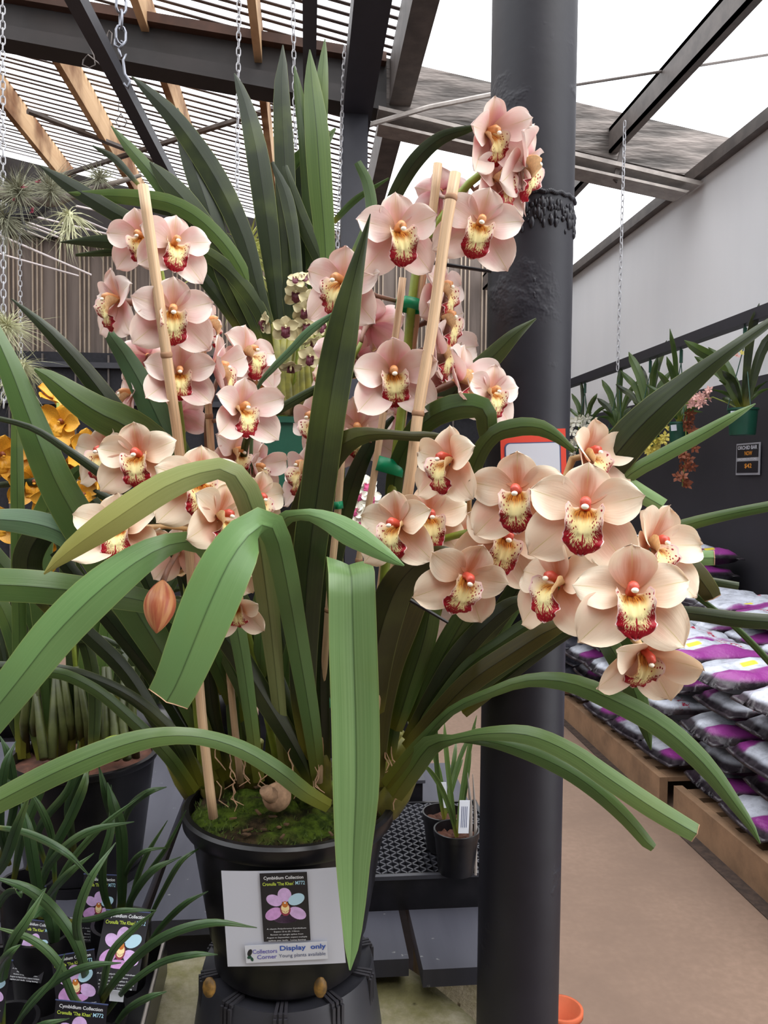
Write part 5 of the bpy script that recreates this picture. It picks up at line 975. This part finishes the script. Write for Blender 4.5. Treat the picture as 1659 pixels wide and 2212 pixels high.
# ---------------------------------------------------------------- hanging pots on the right wall rail
tag(MB().box((2.565, 2.6, 2.455), (2.635, 9.8, 2.525)).build('hanging_rail', M['black_steel']), 'long black rail carrying the hanging green pots on the right', 'rail')
for k_, Yk in enumerate((3.5, 5.2, 7.0, 8.8)):
    pass
def smallflower(mb, c, r, rnd):
    f = Vector((rnd.gauss(0, .6), -1, rnd.gauss(0, .5))).normalized(); a = f.orthogonal().normalized(); b = f.cross(a)
    for k in range(5):
        an = 2*PI*k/5+rnd.random()*.3; dr = a*math.cos(an)+b*math.sin(an); pe = f.cross(dr); vs = [c, c+dr*r*.55+pe*r*.3+f*r*.12, c+dr*r+f*r*.25, c+dr*r*.55-pe*r*.3+f*r*.12]; mb.add(vs, [(0, 1, 2, 3)])
    sph(mb, c+f*r*.15, (r*.22,)*3, 6, 4)
HP = [(1605, 882, 62, 58, 'green hanging pot nearest, above the small black price sign', [(1478,735,9),(1530,690+60,7),(1500,770,8),(1560,800,6),(1640,655,7),(1700,690,8),(1560,860,5)], None),
      (1468, 912, 44, 52, 'green hanging pot with white label beside the rust coloured spray', [(1447,710,4),(1500,790,5),(1440,770,5),(1420,800,5),(1530,780,4),(1395,830,4)], ('rust_f', (1480,900), (1474,1050), 24, 28)),
      (1402, 918, 46, 56, 'green hanging pot with the drooping yellow spray', [(1358,760,7),(1385,790,6),(1440,735,5),(1340,800,5),(1330,830,5),(1450,800,5),(1420,770,5)], ('yellow_pale', (1418,918), (1408,980), 30, 22)),
      (1335, 925, 40, 48, 'hanging pot of dark leafy orchid behind the yellow one', [(1300,820,5),(1342,790,5),(1370,850,4),(1290,860,5),(1380,820,4)], None),
      (1262, 935, 36, 44, 'farthest hanging pot with cream flowers beside the column', [(1235,850,4),(1255,820,3),(1290,850,4),(1320,870,3),(1228,880,3)], ('white_f', (1250,915), (1245,975), 24, 20))]
for (x_, y_, wp, hp_, lb, lvs, fs) in HP:
    c = PX(x_, y_, 2.6); d_ = (c-CAM).dot(FW); rt = wp*d_/FPX/2; hgt = hp_*d_/FPX; t = thing('hanging_pot', lb, 'plant', (c.x, c.y, c.z-hgt))
    MB().lathe([(.001, 0), (rt*.82, 0), (rt*.86, .008), (rt*.97, hgt-.012), (rt*1.04, hgt-.012), (rt*1.04, hgt), (rt*.95, hgt), (rt*.9, hgt-.03), (.001, hgt-.03)], (c.x, c.y, c.z-hgt), 24).build('pot', M['green_pot'], t, smooth=True, auto=35)
    hk_ = MB(); topz = 2.47
    for k in range(3):
        a = 2*PI*k/3+.5; hk_.tube([Vector((c.x+rt*math.cos(a), c.y+rt*math.sin(a), c.z)), Vector((c.x, c.y, topz-.12))], .0035, 5)
    hk_.tube([Vector((c.x, c.y, topz-.12)), Vector((c.x, c.y, topz-.03))], .012, 6); hk_.tube([Vector((c.x, c.y, topz-.03)), Vector((c.x-.02, c.y, topz+.03)), Vector((c.x, c.y, topz+.06)), Vector((c.x+.02, c.y, topz+.05))], .006, 5); hk_.build('hanger', M['green_pot'], t)
    for (lx, ly, hw) in lvs:
        dv = d_+rr.uniform(-.25, .25); mx, my = (x_*.45+lx*.55)+(lx-x_)*-.12, y_*.35+ly*.65; leaf(t, [(x_+rr.uniform(-8, 8), y_, d_, hw*.8), (mx, my, (d_+dv)/2, hw*1.3), ((mx+lx*2)/3, (my+ly*2)/3, dv, hw*1.1), (lx, ly, dv, .5)], M['leaf'] if rr.random() < .6 else M['leaf_dark'], n=10, nu=4)
    for k in range(7):
        ang = rr.uniform(-1.2, 1.2); lx, ly = x_+55*math.sin(ang)*wp/45, y_-60*math.cos(ang)*wp/45; leaf(t, [(x_+rr.uniform(-8, 8), y_, d_, 3), ((x_+lx)/2, (y_+ly)/2-10, d_, 4), (lx, ly, d_+rr.uniform(-.2, .2), .5)], M['leaf'], n=8, nu=4)
    F, w, h = frame((x_-wp*.42, y_+6), (x_-wp*.14, y_+5), (x_-wp*.15, y_+18), (x_-wp*.42, y_+19), d_-rt-.012, d_-rt-.012)
    if x_ > 1400: panel(F, -w/2, w/2, -h/2, h/2, -.004, 0, 'tag_white', t, 'price_label')
    if fs:
        mat, a, b, spread, nn = fs; S = spline([(x_, y_+2, d_), (a[0], a[1]-6, d_-rt*1.1), ((a[0]+b[0])/2+4, (a[1]+b[1])/2, d_-rt*1.2), (b[0], b[1], d_-rt*1.2)], 16); MB().tube([P(*q) for q in S], .005, 5).build('flower_spike', M['stem'], t)
        for k in range(nn):
            q = S[3+int(k/nn*12.9)]; f_ = MB(); smallflower(f_, P(q[0]+rr.uniform(-spread, spread)*.8, q[1]+rr.uniform(-10, 10), q[2]+rr.uniform(-.05, .03)), (13 if mat != 'rust_f' else 13)*d_/FPX, rr); f_.build('flower', M[mat], t)
pk = thing('orchid_spray', 'pale pink orchid spray leaning from the nearest hanging pot', 'flower', PX(1510, 862, 2.55))
for k in range(22):
    f_ = MB(); t_ = rr.random(); smallflower(f_, PX(1482+t_*55+rr.uniform(-6, 6), 876-t_*24+rr.uniform(-14, 14), 2.55+rr.uniform(-.04, .04)), .03, rr); f_.build('flower', M['pale_pink'], pk)
MB().tube([PX(1482, 872, 2.55), PX(1540, 858, 2.57), PX(1575, 872, 2.6), PX(1596, 884, 2.6)], .004, 5).build('stem', M['stem'], pk)
bt2 = thing('butterfly_ornament', 'small pink and yellow ornament clipped on the nearest pot hanger', 'ornament', PX(1598, 765, 2.58))
f_ = MB(); smallflower(f_, PX(1590, 768, 2.56), .035, rr); f_.build('wing', M['pale_pink'], bt2); f_ = MB(); smallflower(f_, PX(1602, 762, 2.56), .02, rr); f_.build('wing', M['yellow_pale'], bt2)
# small black price sign on the dark wall
a, b, c, e = PX(1592, 960, 2.99), PX(1643, 954, 2.99), PX(1640, 1024, 2.99), PX(1594, 1028, 2.99)
o_ = (a+b+c+e)/4; x = Vector((0, -1, 0)); y = Vector((0, 0, 1)); z = x.cross(y); F = Matrix((x, y, z)).transposed().to_4x4(); F.translation = o_; w = abs(a.y-b.y); h = (a.z+b.z-c.z-e.z)/2; F = F @ Matrix.Translation((0, 0, 0))
ps = thing('price_sign', 'small black and grey framed price sign with orange lettering on the charcoal wall', 'sign', o_)
panel(F, -w/2, w/2, -h/2, h/2, 0, .006, 'grey_ink', ps, 'board'); panel(F, -w*.45, w*.45, h*.05, h*.45, .006, .009, 'print_black', ps, 'upper_field'); panel(F, -w*.45, w*.45, -h*.43, -h*.07, .006, .009, 'print_black', ps, 'lower_field')
fit('ORCHID BAR', M['tag_white'], F, 0, h*.36, w*.82, h*.12, ps, .02, lift=.010); fit('NOW', M['orange_ink'], F, w*.05, h*.18, w*.32, h*.13, ps, .02, lift=.010); fit('$42', M['orange_ink'], F, w*.05, -h*.22, w*.30, h*.16, ps, .02, lift=.010); fit('ORCHIDS IN STORE', M['ink_white'], F, 0, 0, w*.8, h*.07, ps, .0, lift=.010)
# ---------------------------------------------------------------- bags of potting mix on pallets
def bag_mesh(lx, ly, lz, seed):
    rnd = random.Random(seed); G = []; nx, ny = 13, 11; a, b, c = rnd.uniform(0, 6), rnd.uniform(0, 6), rnd.uniform(0, 6); vs = []
    def f(u, v): return max(0, (1-abs(u)**3.2))**.5*max(0, (1-abs(v)**3.2))**.5
    top = []; bot = []
    for j in range(ny):
        for i in range(nx):
            u = 2*i/(nx-1)-1; v = 2*j/(ny-1)-1; q = f(u, v); x = u*lx/2*(1-.05*v*v); y = v*ly/2*(1-.07*u*u); wr_ = .010*math.sin(7*u+a+3*v)+.008*math.sin(9*v+b)+.006*math.sin(13*u*v+c)
            top.append((x, y, lz/2+q*lz*.5+wr_*q-.012*abs(u)**3)); bot.append((x*.96, y*.96, lz/2-q*lz*.5-.0))
    k = nx*ny; fs = [(j*nx+i, j*nx+i+1, (j+1)*nx+i+1, (j+1)*nx+i) for j in range(ny-1) for i in range(nx-1)]; fs += [(k+j*nx+i, k+(j+1)*nx+i, k+(j+1)*nx+i+1, k+j*nx+i+1) for j in range(ny-1) for i in range(nx-1)]
    rim = [i for i in range(nx)]+[j*nx+nx-1 for j in range(1, ny)]+[(ny-1)*nx+i for i in range(nx-2, -1, -1)]+[j*nx for j in range(ny-2, 0, -1)]
    fs += [(rim[(q+1) % len(rim)], rim[q], k+rim[q], k+rim[(q+1) % len(rim)]) for q in range(len(rim))]
    me = bpy.data.meshes.new('bag'); me.from_pydata(top+bot, [], fs); me.polygons.foreach_set('use_smooth', [True]*len(fs)); me.update(); return me
BAGS = []
for k, mt_ in enumerate(('bag_a', 'bag_c', 'bag_b', 'bag_a', 'bag_c')): me = bag_mesh(.60, .40, .118, k); me.materials.append(M[mt_]); BAGS.append(me)
BK = [];
for k in range(2): me = bag_mesh(.56, .38, .11, 20+k); me.materials.append(M['bag_k']); BK.append(me)
ORD = ('bottom', 'second', 'third', 'fourth', 'fifth', 'sixth', 'seventh', 'eighth', 'ninth', 'tenth', 'eleventh')
POSN = ('nearest', 'second', 'third', 'fourth', 'fifth')
def stack(nm_, X, Y0, ny, pitch, layers, z0, meshes, cols, seed, kindw):
    rnd = random.Random(seed)
    for cx_ in range(cols):
        for L in range(layers if cx_ == 0 else layers+1):
            for j in range(ny):
                off = rnd.uniform(-.03, .03)+(.035 if L % 2 else -.02)
                o = bpy.data.objects.new('potting_mix_bag' if kindw != 'black' else 'black_bag', rnd.choice(meshes)); COL.objects.link(o)
                o.location = (X+.31+cx_*.60+off+.006*L, Y0+pitch*(j+.5)+rnd.uniform(-.02, .02), z0+L*.116); o.rotation_euler = (rnd.uniform(-.012, .012), rnd.uniform(-.015, .015), rnd.choice((0, PI))+rnd.uniform(-.09, .09)); o.scale = (1, pitch/.40*.99, 1.0)
                tag(o, f"{kindw} bag in the {nm_} stack, {ORD[L]} layer, {'aisle' if cx_ == 0 else 'wall'} side, {POSN[j]} to the camera", 'bag', f'bags in the {nm_} stack')
def pallet(X0, X1, Y0, Y1, label, dk_):
    t = thing('pallet', label, 'pallet', ((X0+X1)/2, (Y0+Y1)/2, 0)); m_ = M['pallet_dark' if dk_ else 'pallet']
    n_ = int((Y1-Y0)/.14)
    for k in range(n_): MB().box((X0+.042, Y0+k*(Y1-Y0)/n_, .12), (X1, Y0+k*(Y1-Y0)/n_+.1, .14)).build('deck_board', m_, t)
    for X in (X0, (X0+X1)/2-.02, X1-.04): MB().box((X, Y0, 0), (X+.04, Y1, .14 if X == X0 else .12)).build('bearer', m_, t)
pallet(1.66, 2.86, 1.9, 3.36, 'pale wooden pallet under the near stack of bags', False); pallet(1.64, 2.84, 3.46, 4.86, 'wooden pallet under the middle stack of bags', False); pallet(1.60, 2.86, 4.96, 6.6, 'dark wooden pallet under the far black bags', True)
stack('near', 1.68, 1.92, 4, .37, 5, .14, BAGS, 2, 5, 'purple and white')
stack('middle', 1.64, 3.46, 4, .36, 5, .14, BAGS, 2, 6, 'purple and white')
stack('far', 1.66, 4.98, 4, .40, 5, .14, BK, 1, 7, 'black')
stack('back', 2.26, 4.98, 4, .40, 8, .14, BAGS, 1, 8, 'white and purple')
tag(MB().box((1.595, 1.9, .001), (1.655, 6.6, .004)).build('dirt_strip', M['dirt']), 'line of dark dirt on the floor along the pallets', 'dirt', kind='stuff')
wf = {}
M['lip_pinkish'] = plain('lip_magenta', sg(190, 70, 120), .5, var=.2, scale=60)
recolour('white', ('pink', 1, 1), dict(t='white_f', lip='lip_pinkish', c='white_f'))
bp = P(780, 1300, 1.75); wp_ = thing('potted_orchid', 'orchid with small cream and magenta blooms glimpsed between the bamboo canes', 'plant', (bp.x, bp.y, .75))
MB().lathe([(.001, .75), (.05, .75), (.065, .87), (.06, .87), (.001, .86)], (bp.x, bp.y, 0), 28).build('pot', M['plastic'], wp_, smooth=True); MB().tube([(bp.x, bp.y, .86), P(780, 1200, 1.75), P(785, 1040, 1.75)], .003, 6).build('flower_spike', M['stem'], wp_, smooth=True)
for x_, y_, rp in ((790,1045,24),(775,1065,22),(800,1075,24),(772,1100,22),(790,1110,24),(768,1130,20)): place_flower(wp_, x_, y_, 1.74, rp, rr.uniform(-40, 40), rr.uniform(-20, 20), 0, 'white')
# blobs of background planting left of the bench
for (x_, y_, d_, r_, lb, sd_) in ((240, 1340, 3.3, 200, 'dark leafy plant behind the yellow orchid stems', 34), (480, 1330, 3.2, 170, 'dark leafy plant behind the middle of the big orchid', 35), (30, 1330, 2.6, 150, 'dark leafy plant behind the yellow orchid at the left edge', 31), (330, 1420, 2.7, 130, 'dark leafy plant behind the left leaf fan', 32), (640, 1150, 2.8, 110, 'dark leafy plant behind the bamboo canes', 33)):
    t = thing('leafy_plant', lb, 'plant', P(x_, y_+120, d_)); rnd = random.Random(sd_)
    for k in range(16):
        an = rnd.uniform(-1.3, 1.3); lx = x_+r_*1.1*math.sin(an); ly = y_+r_*.6-r_*1.5*math.cos(an); leaf(t, [(x_+rnd.uniform(-30, 30), y_+r_, d_, 8), ((x_+lx)/2, (y_+ly)/2, d_+rnd.uniform(-.1, .1), 13), (lx, ly, d_+rnd.uniform(-.2, .2), 2)], M['leaf_dark'], n=9, nu=4)
    MB().lathe([(.001, 0), (.09, 0), (.12, .2), (.001, .2)], P(x_, y_+r_+30, d_)-Vector((0, 0, .1)), 20).build('pot', M['plastic'], t, smooth=True)
    pb = P(x_, y_+r_+30, d_); tag(MB().box((pb.x-.12, pb.y-.12, 0), (pb.x+.12, pb.y+.12, pb.z-.101)).build('plant_stand', M['plastic']), 'dark box stand under the '+lb.replace('dark leafy plant', 'leafy plant'), 'stand')
